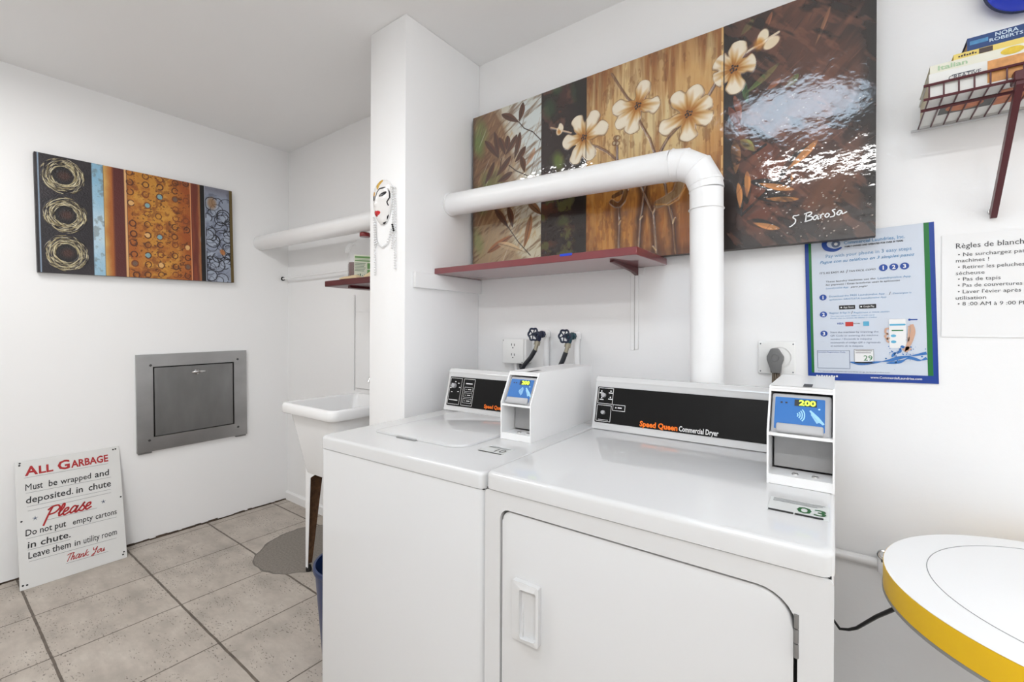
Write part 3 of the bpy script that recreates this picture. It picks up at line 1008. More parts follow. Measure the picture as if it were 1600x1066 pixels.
# ------------------------------------------------------------------ garbage chute door
def chute():
    t = thing('garbage_chute_door', 'stainless steel garbage chute hatch set in the left wall', 'chute door', (-3.31, 1.095, .815), (0, R(-.8), R(90)))
    w, h = .2975, .286
    ix0, ix1, iz0, iz1 = -.219, .219, -.204, .212
    MB().ring_plate(corner_match(-w, w, -h, h, 2), corner_match(ix0, ix1, iz0, iz1, 2), -.020, -.004).build('hatch_frame', STEEL, t, smooth=False)
    MB().box(-w + .01, w - .01, -.004, -.0005, -h + .01, h - .01).build('backing_plate', DARK, t, smooth=False)
    d = MB().box(ix0 + .008, ix1 - .004, -.014, -.006, iz0 + .003, iz1 - .006, .002, 1).build('hatch_door', STEELD, t, label='darker worn steel flap')
    hz = iz1 - .048
    hb = MB().tube([(.012 - .035, -.026, hz), (.012 - .02, -.034, hz + .002), (.012 + .012, -.036, hz + .003), (.012 + .036, -.028, hz + .002)], [.005, .0085, .0085, .004], 12)
    hb.lathe([(0, 0), (.016, 0), (.016, .004), (.006, .006), (.006, .022), (0, .022)], 16, M=Matrix.Translation((.006, -.014, hz)) @ Matrix.Rotation(R(90), 4, 'X'))
    hb.build('handle', CHROME, d, label='small chrome T-shaped handle')
    for x, z in ((-w + .068, h - .064), (w - .055, h - .058), (-w + .058, -h + .066), (w - .056, -h + .058)):
        MB().lathe([(0, 0), (.007, 0), (.006, .003), (0, .0045)], 14, M=Matrix.Translation((x, -.020, z)) @ Matrix.Rotation(R(90), 4, 'X')).build('screw', mat('screw_metal', rgb(90, 90, 90), .4, metal=1), t)
    for x in (-w + .038, w - .038):
        MB().box(x - .032, x + .032, -.018, -.001, -h - .010, -h, .002, 1).build('bracket_tab', STEELD, t)


chute()


# ------------------------------------------------------------------ hand painted garbage sign
def garbage_sign():
    W_, H_ = .401, .606
    t = thing('garbage_sign', 'white metal sign with red and black hand lettering leaning against the left wall', 'sign',
              (-3.148, .527, 0), (R(-15.0), 0, R(91.2)))
    bd = MB().box(-W_ / 2, W_ / 2, 0, .004, 0, H_, .0015, 1)
    bd.build('sign_board', mat('white_sign_enamel', rgb(222, 222, 220), .35, mottle=.05, mscale=6), t)
    X = lambda u: (u - .5) * W_
    Z = lambda v: v * H_
    r, k, ln = TB(), TB(), TB(off=.0005)
    # heading, larger initials
    r.text('A', X(.083), Z(.879), .042, .046, bold=.03)
    r.text('LL', X(.205), Z(.879), .036, .052, bold=.03)
    r.text('G', X(.375), Z(.878), .044, .046, bold=.03)
    r.text('ARBAGE', X(.50), Z(.878), .035, .150, bold=.03)
    k.text('M', X(.081), Z(.758), .031, .0225, bold=0, shear=.06).text('ust', X(.148), Z(.758), .031, .034, bold=.012, shear=.06)
    k.text('be', X(.285), Z(.757), .031, .032, bold=.012, shear=.06)
    k.text('wrapped', X(.395), Z(.756), .028, .118, bold=.008, shear=.06)
    k.text('and', X(.725), Z(.754), .031, .060, bold=.012, shear=.06)
    k.text('deposited.', X(.082), Z(.655), .031, .170, bold=.012, shear=.06)
    k.text('in', X(.535), Z(.653), .031, .026, bold=.012, shear=.06)
    k.text('chute', X(.655), Z(.651), .033, .092, bold=.012, shear=.06)
    # brush script "Please"
    def scr(tb, strokes, x0, z0, s, w, sl=.35):
        for st in strokes:
            tb.curve([(x0 + (a + sl * b) * s, z0 + b * s) for a, b in st], w)
    P = [[(.15, 1.0), (.05, .3), (.0, -.55)], [(-.1, .8), (.1, 1.02), (.5, 1.08), (.72, .8), (.5, .45), (.1, .38)]]
    l = [[(.05, .25), (.3, .7), (.28, 1.05), (.16, 1.0), (.12, .4), (.2, .02), (.42, .2)]]
    e = [[(.0, .25), (.3, .38), (.3, .6), (.1, .55), (.05, .2), (.2, .0), (.5, .2)]]
    a = [[(.45, .5), (.2, .62), (.02, .3), (.12, .02), (.35, .2), (.48, .6), (.42, .1), (.52, .0), (.68, .2)]]
    s_ = [[(.0, .15), (.28, .75), (.2, .55), (.42, .25), (.3, .0), (.02, .1)]]
    for g, ox in ((P, 0), (l, .72), (e, 1.10), (a, 1.62), (s_, 2.28), (e, 2.74)):
        scr(r, g, X(.245) + ox * .052, Z(.497) + ox * .0007, .052, .0075)
    k.text('Do not put', X(.066), Z(.402), .029, .143, bold=.012, shear=.06)
    k.text('empty', X(.485), Z(.399), .027, .078, bold=.006, shear=.06)
    k.text('cartons', X(.705), Z(.397), .028, .087, bold=.006, shear=.06)
    k.text('in chute.', X(.08), Z(.305), .030, .152, bold=.012, shear=.06)
    k.text('Leave them', X(.081), Z(.224), .030, .150, bold=.010, shear=.06)
    k.text('in', X(.49), Z(.223), .028, .022, bold=.006, shear=.06)
    k.text('utility room', X(.575), Z(.222), .030, .134, bold=.004, shear=.06)
    Tt = [[(-.1, .9), (.3, 1.05), (.75, 1.0)], [(.35, 1.0), (.25, .5), (.15, -.1)]]
    h = [[(.1, 1.0), (.05, .5), (.0, .0)], [(.02, .3), (.25, .55), (.3, .3), (.28, .0), (.45, .15)]]
    n = [[(.0, .5), (.02, .0)], [(.02, .3), (.2, .52), (.3, .35), (.28, .0), (.45, .15)]]
    kk = [[(.12, 1.0), (.05, .5), (.0, .0)], [(.4, .55), (.08, .3), (.4, .0), (.5, .1)]]
    Y = [[(.0, 1.0), (.1, .6), (.3, .6), (.5, 1.0)], [(.5, 1.0), (.42, .4), (.25, -.25), (.05, -.15), (.5, .25)]]
    o_ = [[(.3, .5), (.05, .3), (.15, .0), (.38, .2), (.3, .5), (.5, .45)]]
    u_ = [[(.0, .5), (.05, .05), (.25, .1), (.35, .5), (.35, .05), (.52, .15)]]
    for g, ox in ((Tt, 0), (h, .55), (a, 1.05), (n, 1.72), (kk, 2.2), (Y, 3.1), (o_, 3.75), (u_, 4.25)):
        scr(r, g, X(.405) + ox * .031, Z(.121) - ox * .0008, .031, .0034, .3)
    for u0, v0, u1, v1 in ((.075, .862, .871, .856), (.085, .738, .89, .731), (.09, .629, .88, .624), (.094, .594, .878, .595), (.249, .489, .727, .490),
                           (.073, .381, .918, .371), (.08, .292, .45, .286), (.086, .202, .902, .192), (.402, .104, .81, .099)):
        ln.stroke([(X(u0), Z(v0)), (X(u1), Z(v1))], .0013)
    st = TB()
    for u0, v0 in ((.154, .526), (.794, .531)):
        for q in range(5):
            an = q * 2 * PI / 5 + .3
            st.stroke([(X(u0), Z(v0)), (X(u0) + .010 * math.cos(an), Z(v0) + .010 * math.sin(an))], [.004, .0015])
    hl = TB(off=.0006)
    for u0, v0 in ((.044, .985), (.040, .968), (.932, .974), (.958, .976), (.038, .523), (.977, .538), (.968, .056), (.956, .035), (.028, .036), (.062, .032)):
        hl.disc(X(u0), Z(v0), .0042, 12)
    r.build('red_lettering', INKR, t, label='red painted lettering')
    k.build('black_lettering', INKK, t, label='black painted lettering')
    ln.build('ruled_lines', INKG, t, label='thin grey ruled lines')
    st.build('painted_stars', mat('slate_blue_ink', rgb(90, 102, 124), .5), t, label='two small blue stars')
    hl.build('screw_holes', INKK, t, label='pairs of dark screw holes')


garbage_sign()


# ------------------------------------------------------------------ vent duct
def duct():
    r = .0495
    t = thing('vent_duct', 'white round vent duct rising behind the dryer and crossing the lily painting', 'duct', (0, 0, 0))
    A, B = Vector((LX + .002, 1.488, 1.852)), Vector((-1.4554, 1.488, 1.823))
    C = Vector((-.458, 1.478, 1.786))
    n1 = MB().cyl(A, B + Vector((0, 0, 0)), r, seg=40)
    n1.build('alcove_pipe', PAINTED, t, label='part of the duct inside the alcove, ending in the left wall')
    m = MB().cyl(B, C, r, seg=40)
    m.torus(tuple(B + Vector((.004, 0, 0))), r + .001, .004, 'x', 40, 8)
    m.build('horizontal_pipe', PAINTED, t)
    # gored elbow: straight facets
    E = [C, C + Vector((.040, 0, -.006)), C + Vector((.083, -.004, -.033)), C + Vector((.106, -.006, -.080)), C + Vector((.108, -.006, -.10))]
    el = MB().tube([E[0], E[1], E[2], E[3], E[4]], [r + .001] * 5, 40)
    el.build('elbow', PAINTED, t, angle=12)
    seam = MB()
    for p, q in ((C + Vector((.006, 0, 0)), (1, 0, -.1)), (E[1], (1, 0, -.42)), (E[2], (.78, 0, -.8)), (E[3], (.2, 0, -1)), (E[4] + Vector((0, 0, -.06)), (0, 0, -1))):
        M = Matrix.Translation(p) @ Vector(q).to_track_quat('Z', 'Y').to_matrix().to_4x4()
        pts = [M @ Vector(((r + .0008) * math.cos(k * PI / 20), (r + .0008) * math.sin(k * PI / 20), 0)) for k in range(40)]
        seam.tube(pts, .0016, 6, closed=True)
    seam.build('crimp_seams', PAINTED, t)
    v = MB().cyl(E[4], (E[4].x + .006, 1.478, .62), r - .001, seg=40)
    v.build('vertical_pipe', PAINTED, t)


duct()

# ------------------------------------------------------------------ maroon shelf and its supports
t = thing('wall_shelf', 'maroon painted wooden shelf board mounted under the lily painting', 'shelf', (-.996, WY, 1.494))
MB().box(-.4584, .459, -.300, -.001, 0, .0265, .002, 1).build('shelf_board', MAROON, t)
bk = MB()
bk.box(.338, .352, -.005, -.001, -.315, -.012, .001, 1)
bk.box(.320, .336, -.0035, -.001, -.318, -.02, .001, 1)
bk.box(.316, .374, -.006, -.001, -.03, -.0005, .002, 1)
bk.build('wall_bracket', PAINTED, t, label='white bracket leg against the wall')
MB().prism([(-.235, -.0006), (-.005, -.0006), (-.005, -.030), (-.05, -.020), (-.235, -.006)], 'x', .338, .352).build('bracket_arm', MAROOND, t)
MB().box(.178, .226, -.3015, -.297, .0195, .0275).build('tape_strip', mat('blue_masking_tape', rgb(28, 66, 200), .6), t, label='scrap of blue tape on the front edge')
tag(MB().box(-1.4554, -1.437, 1.262, WY - .001, 1.428, 1.4935, .003, 2).build('shelf_cleat', PAINTED), 'white wooden cleat on the partition carrying the left end of the maroon shelf', 'cleat')

# ------------------------------------------------------------------ alcove: rod, shelf, jug, cloths, conduit, panel
t = thing('hanging_rod', 'thin white rod on a ring hook across the alcove above the sink', 'rod', (LX, 1.64, 1.616))
MB().cyl((.012, 0, 0), (1.617, 0, .002), .006, seg=12).build('rod', PAINTED, t)
MB().torus((.012, 0, 0), .012, .003, 'x', 18, 6).cyl((0, 0, 0), (.004, 0, 0), .009, seg=12).build('ring_hook', mat('dark_hook_metal', rgb(60, 60, 60), .4, metal=1), t, label='dark ring hook')

t = thing('wall_shelf', 'dark maroon corner shelf in the alcove holding a big jug', 'shelf', (-1.98, WY, 1.480))
MB().box(-.287, .288, -.333, -.001, 0, .031, .003, 1).build('shelf_board', MAROOND, t)
MB().box(-.12, -.10, -.30, -.001, -.012, -.0005).box(-.12, -.10, -.02, -.001, -.16, -.012).build('bracket', MAROOND, t)


def jug():
    t = thing('detergent_jug', 'clear plastic jug half full of brown liquid on the alcove shelf', 'jug', (-2.135, 1.510, 1.511), (0, 0, R(60)))
    plast = bpy.data.materials.new('clear_jug_plastic')
    plast.use_nodes = True
    b = plast.node_tree.nodes['Principled BSDF']
    b.inputs['Base Color'].default_value = (.86, .87, .87, 1)
    b.inputs['Roughness'].default_value = .25
    b.inputs['Alpha'].default_value = .16

    def sq(w, d, z, rad):
        return [(x, y, z) for x, y in rr(-w, w, -d, d, rad, 5)]

    def loft(secs):
        m = MB()
        rings = [[m.bm.verts.new(p) for p in s] for s in secs]
        n = len(rings[0])
        for A, B in zip(rings, rings[1:]):
            for k in range(n):
                m.bm.faces.new((A[k], A[(k + 1) % n], B[(k + 1) % n], B[k]))
        m.bm.faces.new(rings[0][::-1])
        m.bm.faces.new(rings[-1])
        return m
    secs = [sq(.080, .064, .001, .02), sq(.086, .070, .008, .025), sq(.086, .070, .145, .025), sq(.080, .064, .165, .03), sq(.066, .056, .195, .033), sq(.044, .040, .225, .034), sq(.024, .024, .240, .0235), sq(.024, .024, .252, .0235)]
    loft(secs).build('jug_body', plast, t, angle=60)
    loft([sq(.078, .062, .004, .019), sq(.0845, .0685, .010, .024), sq(.0845, .0685, .098, .024)]).build('liquid', mat('brown_liquid', rgb(84, 30, 24), .2), t, label='reddish brown liquid')
    MB().lathe([(0, .250), (.027, .250), (.028, .252), (.028, .268), (.025, .272), (0, .272)], 24).build('cap', mat('dark_red_cap', rgb(128, 34, 34), .4), t, label='dark red screw cap')
    hd = MB().tube([(-.055, -.03, .200), (-.082, -.045, .190), (-.094, -.05, .168), (-.096, -.05, .145)], [.010, .011, .011, .010], 10)
    hd.build('handle', plast, t)
    lab = MB().box(-.060, .068, -.0722, -.0705, .016, .138, .0005, 1).build('paper_label', mat('cream_label', rgb(222, 224, 206), .6), t, label='cream and green paper label')
    g = TB()
    g.rect(-.045, .077, .121, .131).rect(-.045, .077, .104, .110).rect(-.045, .077, .114, .1155).rect(.018, .077, .066, .096).rect(.018, .077, .040, .060)
    g.build('label_print', mat('label_green', rgb(112, 158, 96), .6), lab, (-.012, -.0722, 0), None)
    g = TB(off=.001)
    for k in range(6):
        g.rect(-.045, .010 - .004 * (k % 3), .092 - k * .008, .0945 - k * .008)
    for k in range(10):
        g.rect(-.042 + k * .011, -.037 + k * .011, .026, .030 + .004 * ((k * 7) % 3))
    g.build('label_text', mat('label_dark_green', rgb(60, 104, 66), .6), lab, (-.012, -.0722, 0), None)


jug()


def cloth(name, label, x, y, z, rz, w, d, h, seed):
    rs = random.Random(seed)
    m = MB()
    nx, ny = 14, 10
    top, bot = [], []
    ph = rs.random() * 6
    for i in range(nx + 1):
        for j in range(ny + 1):
            u, v = i / nx * 2 - 1, j / ny * 2 - 1
            px, py = u * w / 2 * (1 - .06 * abs(v)), v * d / 2
            e = (1 - abs(u) ** 4) * (1 - abs(v) ** 4)
            zz = h * (.35 + .65 * e) * (1 + .28 * math.sin(3.1 * u + ph) * math.cos(2 * v))
            top.append(m.bm.verts.new((px, py, zz)))
            bot.append(m.bm.verts.new((px, py, .0008)))
    I = lambda i, j: i * (ny + 1) + j
    for i in range(nx):
        for j in range(ny):
            m.bm.faces.new((top[I(i, j)], top[I(i + 1, j)], top[I(i + 1, j + 1)], top[I(i, j + 1)]))
            m.bm.faces.new((bot[I(i, j + 1)], bot[I(i + 1, j + 1)], bot[I(i + 1, j)], bot[I(i, j)]))
    for i in range(nx):
        m.bm.faces.new((top[I(i, 0)], bot[I(i, 0)], bot[I(i + 1, 0)], top[I(i + 1, 0)]))
        m.bm.faces.new((top[I(i + 1, ny)], bot[I(i + 1, ny)], bot[I(i, ny)], top[I(i, ny)]))
    for j in range(ny):
        m.bm.faces.new((top[I(0, j + 1)], bot[I(0, j + 1)], bot[I(0, j)], top[I(0, j)]))
        m.bm.faces.new((top[I(nx, j)], bot[I(nx, j)], bot[I(nx, j + 1)], top[I(nx, j + 1)]))
    o = m.build(name, mat('beige_cloth', rgb(206, 184, 150), .9, bump=.3, bscale=120), None, (x, y, z), (0, 0, rz), angle=70)
    return tag(o, label, 'cloth')


cloth('folded_cloth', 'folded beige cloth lying flat in front of the jug on the alcove shelf', -2.06, 1.377, 1.5115, R(3), .15, .046, .017, 2)
cloth('folded_cloth', 'smaller beige cloth on the alcove shelf tucked between the folded cloth and the partition', -1.85, 1.392, 1.5115, R(-4), .20, .06, .028, 5)

tag(MB().cyl((-2.48, WY - .006, .87), (-2.48, WY - .006, 1.466), .006, seg=12).build('conduit_pipe', PAINTED), 'thin white vertical conduit below the alcove shelf', 'conduit')
tag(MB().box(-2.462, -2.20, WY - .010, WY - .0005, .885, 1.36, .003, 1).build('access_panel', PAINTED), 'white painted access panel on the alcove wall above the sink', 'panel')


# ------------------------------------------------------------------ utility sink
def sink():
    x0, x1, y0, y1, zt = -2.325, -1.855, 1.14, 1.60, .88
    t = thing('utility_sink', 'white freestanding utility sink in the alcove behind the washer', 'sink', ((x0 + x1) / 2, (y0 + y1) / 2, 0))
    w, d = (x1 - x0) / 2, (y1 - y0) / 2
    m = MB()
    def ring(wx, dy, z, r, oy=0):
        return [m.bm.verts.new((a, b + oy, z)) for a, b in rr(-wx, wx, -dy, dy, r, 6)]
    secs = [ring(w * .68, d * .58, .515, .03), ring(w * .72, d * .63, .55, .04), ring(w - .028, d - .028, .826, .05), ring(w - .004, d - .004, .828, .035), ring(w, d, .834, .035), ring(w, d, .868, .035), ring(w - .006, d - .006, .878, .032),
            ring(w - .015, d - .015, .880, .03), ring(w - .026, d - .026, .876, .035), ring(w - .034, d - .034, .85, .04), ring(w * .68, d * .60, .60, .05), ring(w * .55, d * .45, .55, .04)]
    n = len(secs[0])
    for A, B in zip(secs, secs[1:]):
        for k in range(n):
            m.bm.faces.new((A[k], A[(k + 1) % n], B[(k + 1) % n], B[k]))
    m.bm.faces.new(secs[0][::-1])
    m.bm.faces.new(secs[-1])
    m.build('basin', PORC, t, angle=50)
    # tapered sheet metal legs: bright outer flange with a rusty inner flange
    for sx in (-1, 1):
        for sy in (-1, 1):
            xo, yo = sx * .158, sy * .130
            g = MB().prism([(xo, .535), (xo - sx * .085, .535), (xo - sx * .085, .512), (xo - sx * .045, .49), (xo - sx * .022, .02), (xo - sx * .004, .02)], 'y', yo - .0015, yo + .0015)
            lg = g.build('leg', PAINTED, t, smooth=False)
            q = MB().prism([(yo - sy * .0016, .505), (yo - sy * .095, .505), (yo - sy * .034, .03), (yo - sy * .0016, .03)], 'x', xo - sx * .0035, xo - sx * .0005)
            q.build('rusty_flange', RUST, lg, smooth=False, label='rust streaked inner side of the leg')
            MB().lathe([(0, .0), (.014, 0), (.015, .012), (.010, .03), (0, .03)], 14, (xo - sx * .014, yo - sy * .010, 0)).build('foot', BLACK, lg)


sink()
t = thing('faucet', 'dark tipped wall faucet over the utility sink beside the partition', 'faucet', (-2.11, WY, .985))
MB().cyl((0, -.001, 0), (0, -.05, 0), .012, seg=14).tube([(0, -.045, 0), (0, -.10, .012), (0, -.15, .005), (0, -.165, -.025)], .008, 12).build('spout', CHROME, t)
MB().cyl((-.01, -.035, 0), (-.145, -.035, 0), .010, seg=12).build('supply_arm', CHROME, t)
MB().lathe([(0, 0), (.014, 0), (.016, .012), (.004, .026), (0, .026)], 12, (-.14, -.035, .008)).build('knob', BLACK, t, label='black knob')

# ------------------------------------------------------------------ waste bin
t = thing('waste_bin', 'navy blue plastic waste bin standing left of the washer', 'waste bin', (-1.515, 1.03, 0))
MB().lathe([(0, 0), (.103, 0), (.110, .006), (.139, .352), (.145, .354), (.147, .362), (.145, .372), (.137, .372), (.134, .350), (.106, .012), (0, .010)], 48).build('bin_body', BLUEP, t)


# ------------------------------------------------------------------ mask
def mask():
    t = thing('decorative_mask', 'white porcelain carnival mask with red lips and bead strings on the partition', 'mask', (-1.598, 1.2205, 1.795))
    kx, kz = .000687, .000449
    nS, nT = 90, 120
    S_, T_ = np.meshgrid(np.linspace(-1, 1, nS), np.linspace(-1, 1, nT))
    hh = .0945
    prof_t = np.array([-1, -.97, -.9, -.75, -.5, -.2, .1, .4, .7, .88, .97, 1])
    prof_w = np.array([.010, .018, .026, .038, .050, .058, .061, .061, .055, .040, .022, .010])
    Wd = np.interp(T_, prof_t, prof_w)
    shift = np.interp(T_, [-1, -.5, .2, 1], [.006, .002, 0, .004])
    X = S_ * Wd + shift
    Z = T_ * hh
    dep = .017 * np.sqrt(np.clip(1 - S_ ** 2, 0, 1)) * np.sqrt(np.clip(1 - (T_ * .96) ** 2, 0.02, 1)) + .004
    def bump(cx, cz, rx, rz, a):
        return a * np.exp(-((X - cx) / rx) ** 2 - ((Z - cz) / rz) ** 2)
    def cp(px, pz):
        return ((px - 175) * kx, (283 - pz) * kz)
    nx_, nz_ = cp(140, 290)
    dep += bump(nx_, nz_ + .010, .009, .026, .005) + bump(nx_, nz_ - .006, .010, .008, .004)
    dep += bump(*cp(148, 388), .016, .010, .003) + bump(*cp(195, 460), .016, .012, .003)
    dep -= bump(*cp(205, 218), .016, .010, .002) + bump(*cp(108, 225), .012, .010, .002)
    C = np.zeros(X.shape + (3,)) + np.array([236, 234, 232])
    def paint(mask_, col):
        C[mask_] = col
    def stroke(pts, r, col):
        for (a, b), (c, d) in zip(pts, pts[1:]):
            a, b, c, d = *cp(a, b), *cp(c, d)
            L2 = (c - a) ** 2 + (d - b) ** 2 + 1e-12
            tt = np.clip(((X - a) * (c - a) + (Z - b) * (d - b)) / L2, 0, 1)
            paint(np.hypot(X - a - tt * (c - a), (Z - b - tt * (d - b))) < r, col)
    def ell(px, pz, rx, rz, col, ang=0):
        a, b = cp(px, pz)
        u, v = (X - a), (Z - b)
        ca, sa = math.cos(ang), math.sin(ang)
        paint(np.hypot((u * ca + v * sa) / (rx * kx), (-u * sa + v * ca) / (rz * kz)) < 1, col)
    stroke([(172, 78), (140, 122), (152, 150), (160, 120), (186, 86)], .0055, [204, 158, 52])
    stroke([(158, 110), (152, 150)], .004, [216, 178, 90])
    K = [24, 22, 26]
    stroke([(130, 312), (140, 250), (150, 185), (170, 160), (225, 160), (246, 178), (256, 210), (258, 258), (240, 300), (248, 330)], .0028, K)
    stroke([(262, 392), (236, 432), (226, 478), (196, 490)], .0028, K)
    ell(108, 196, 20, 26, [214, 164, 84])
    ell(106, 234, 19, 26, K)
    ell(204, 218, 34, 17, K, R(14))
    ell(206, 220, 10, 10, [70, 70, 74])
    ell(132, 380, 18, 22, [196, 22, 30])
    ell(152, 386, 32, 22, [200, 20, 28])
    ell(146, 402, 14, 16, [176, 16, 24])
    V = np.stack([X, -dep, Z], -1).reshape(-1, 3)
    idx = np.arange(nS * nT).reshape(nT, nS)
    F = np.stack([idx[:-1, :-1], idx[:-1, 1:], idx[1:, 1:], idx[1:, :-1]], -1).reshape(-1, 4)
    grid_mesh('mask_face', V, F, C.reshape(-1, 3), paint_mat('glazed_porcelain_paint', .15), t)
    MB().tube([(x, -.003, z) for x, z in [(s * float(np.interp(q, prof_t, prof_w)) * .985 + float(np.interp(q, [-1, -.5, .2, 1], [.006, .002, 0, .004])), q * hh * .985)
                                         for s, q in [(1, q) for q in np.linspace(-.97, .97, 24)] + [(-1, q) for q in np.linspace(.97, -.97, 24)]]], .003, 6, closed=True).build('mask_rim', PORC, t)
    pearl = mat('white_pearl_bead', rgb(230, 230, 230), .2)
    def strand(pts, r=.0042, gap=.0108, m=pearl, label=None):
        P = [Vector(p) for p in pts]
        b = MB()
        acc = 0.0
        for A, B_ in zip(P, P[1:]):
            L = (B_ - A).length
            d = acc
            while d < L:
                b.ball(A.lerp(B_, d / L), r, 8, 5)
                d += gap
            acc = d - L
        b.build('bead_string', m, t, label=label)
    Q = lambda px, pz, y=-.006: ((px - 175) * kx, y, (283 - pz) * kz)
    strand([Q(92, 410), Q(100, 560), Q(108, 975)])
    strand([Q(104, 450), Q(112, 560), Q(114, 700)])
    strand([Q(270, 160), Q(296, 170), Q(302, 380), Q(300, 945)])
    strand([Q(276, 180), Q(280, 420), Q(274, 740)])
    strand([Q(110, 620), Q(140, 680), Q(180, 712), Q(220, 690), Q(250, 620), Q(266, 535)])
    strand([Q(286, 520, -.012), Q(300, 580, -.012)], .0045, .009, BLACK, 'three black beads')


mask()


# ------------------------------------------------------------------ washer and dryer
def console(parent, w, y, z):
    """sloped control console across the back of a machine; returns the console part"""
    prof = [(y, z), (y + .003, z + .012), (y + .036, z + .145), (y + .034, z + .152), (y + .038, z + .160), (y + .046, z + .166), (y + .060, z + .166), (y + .066, z + .155), (y + .069, z)]
    c = MB().prism(prof, 'x', .004, w - .004).build('control_console', ENAMEL, parent, angle=30)
    return c


TILT = math.atan2(.033, .133)


def washer():
    w, d, h = .650, .655, .921
    t = thing('washing_machine', 'white top loading washing machine in front of the partition, left of the dryer', 'washing machine', (-1.3215, .7745, 0), (0, 0, R(2.0)))
    MB().cap_box(0.001, w - .001, .002, d, .03, .8812, .018, .0015, 2).build('cabinet', ENAMEL, t)
    MB().cap_box(0, w, 0, d, .883, h, .018, .009).build('top_panel', ENAMEL, t)
    MB().box(.004, w - .004, .006, d - .01, .880, .884).build('seam_gap', DARK, t, smooth=False)
    for x in (.05, w - .05):
        for y in (.05, d - .05):
            MB().lathe([(0, 0), (.022, 0), (.02, .012), (.010, .016), (.010, .035), (0, .035)], 14, (x, y, 0)).build('foot', BLACK, t)
    # lid with a finger notch at its front edge
    pts = rr(.105, .470, .125, .535, (.012, .05, .01, .01), 6)
    lid = MB().prism(pts, 'z', h + .0006, h + .0072)
    es = [e for e in lid.bm.edges if abs(e.verts[0].co.z - h - .0072) < 1e-5 and abs(e.verts[1].co.z - h - .0072) < 1e-5]
    bmesh.ops.bevel(lid.bm, geom=es, offset=.004, segments=3, profile=.5, affect='EDGES')
    l = lid.build('lid', ENAMEL, t, angle=50)
    MB().box(.215, .30, .116, .1255, h + .0004, h + .0044, .002, 2).build('lid_notch', mat('lid_recess_grey', rgb(150, 150, 150), .4), l)
    cw = .472
    c = console(t, cw, .553, h + .003)
    L = (0, .556, h + .0155)
    rot = (-TILT, 0, 0)
    pn = TB(off=.0016)
    pn.rect(.016, cw - .012, .006, .124, .003)
    pn.build('black_panel', BLACKG, c, L, rot)
    g = TB(off=.0024)
    g.frame(.020, .082, .012, .119, .0014).frame(.092, .150, .012, .119, .0014)
    for z in (.022, .045, .068):
        g.frame(.100, .144, z, z + .018, .0011)
        g.rect(.108, .111, z + .007, z + .010).rect(.118, .136, z + .0075, z + .0105)
    g.rect(.104, .138, .098, .102).rect(.026, .072, .028, .031)
    for a in range(7):
        an = R(-40 + a * 45)
        g.rect(.050 + .024 * math.cos(an) - .004, .050 + .024 * math.cos(an) + .004, .080 + .024 * math.sin(an) - .0015, .080 + .024 * math.sin(an) + .0015)
    g.build('white_markings', INKW, c, L, rot)
    o = TB(off=.0024)
    o.text('Speed Queen', .212, .013, .0135, .098, bold=.03)
    o.build('orange_lettering', INKO, c, L, rot, 'orange maker lettering')
    MB().lathe([(0, 0), (.010, 0), (.009, .012), (0, .013)], 20, M=Matrix.Translation((.046, .556 - .002 + .02, h + .0155 + .085)) @ Matrix.Rotation(-TILT, 4, 'X') @ Matrix.Rotation(R(90), 4, 'X')).build('selector_knob', GREYP, c)
    # number sticker
    st = MB().box(.512, .594, .144, .210, h + .0002, h + .0005).build('number_sticker', mat('pale_sticker', rgb(214, 216, 214), .4), t, smooth=False, label='sticker with the number 10')
    k = TB('top', .0006)
    k.rect(.514, .592, .146, .152)
    k.text('10', .556, .162, .026, .030)
    k.build('number_print', INKK, st, (0, 0, h + .0004))
    k = TB('top', .0006)
    k.rect(.516, .588, .200, .203).rect(.516, .58, .194, .196)
    k.build('small_print', INKG, st, (0, 0, h + .0004))


washer()


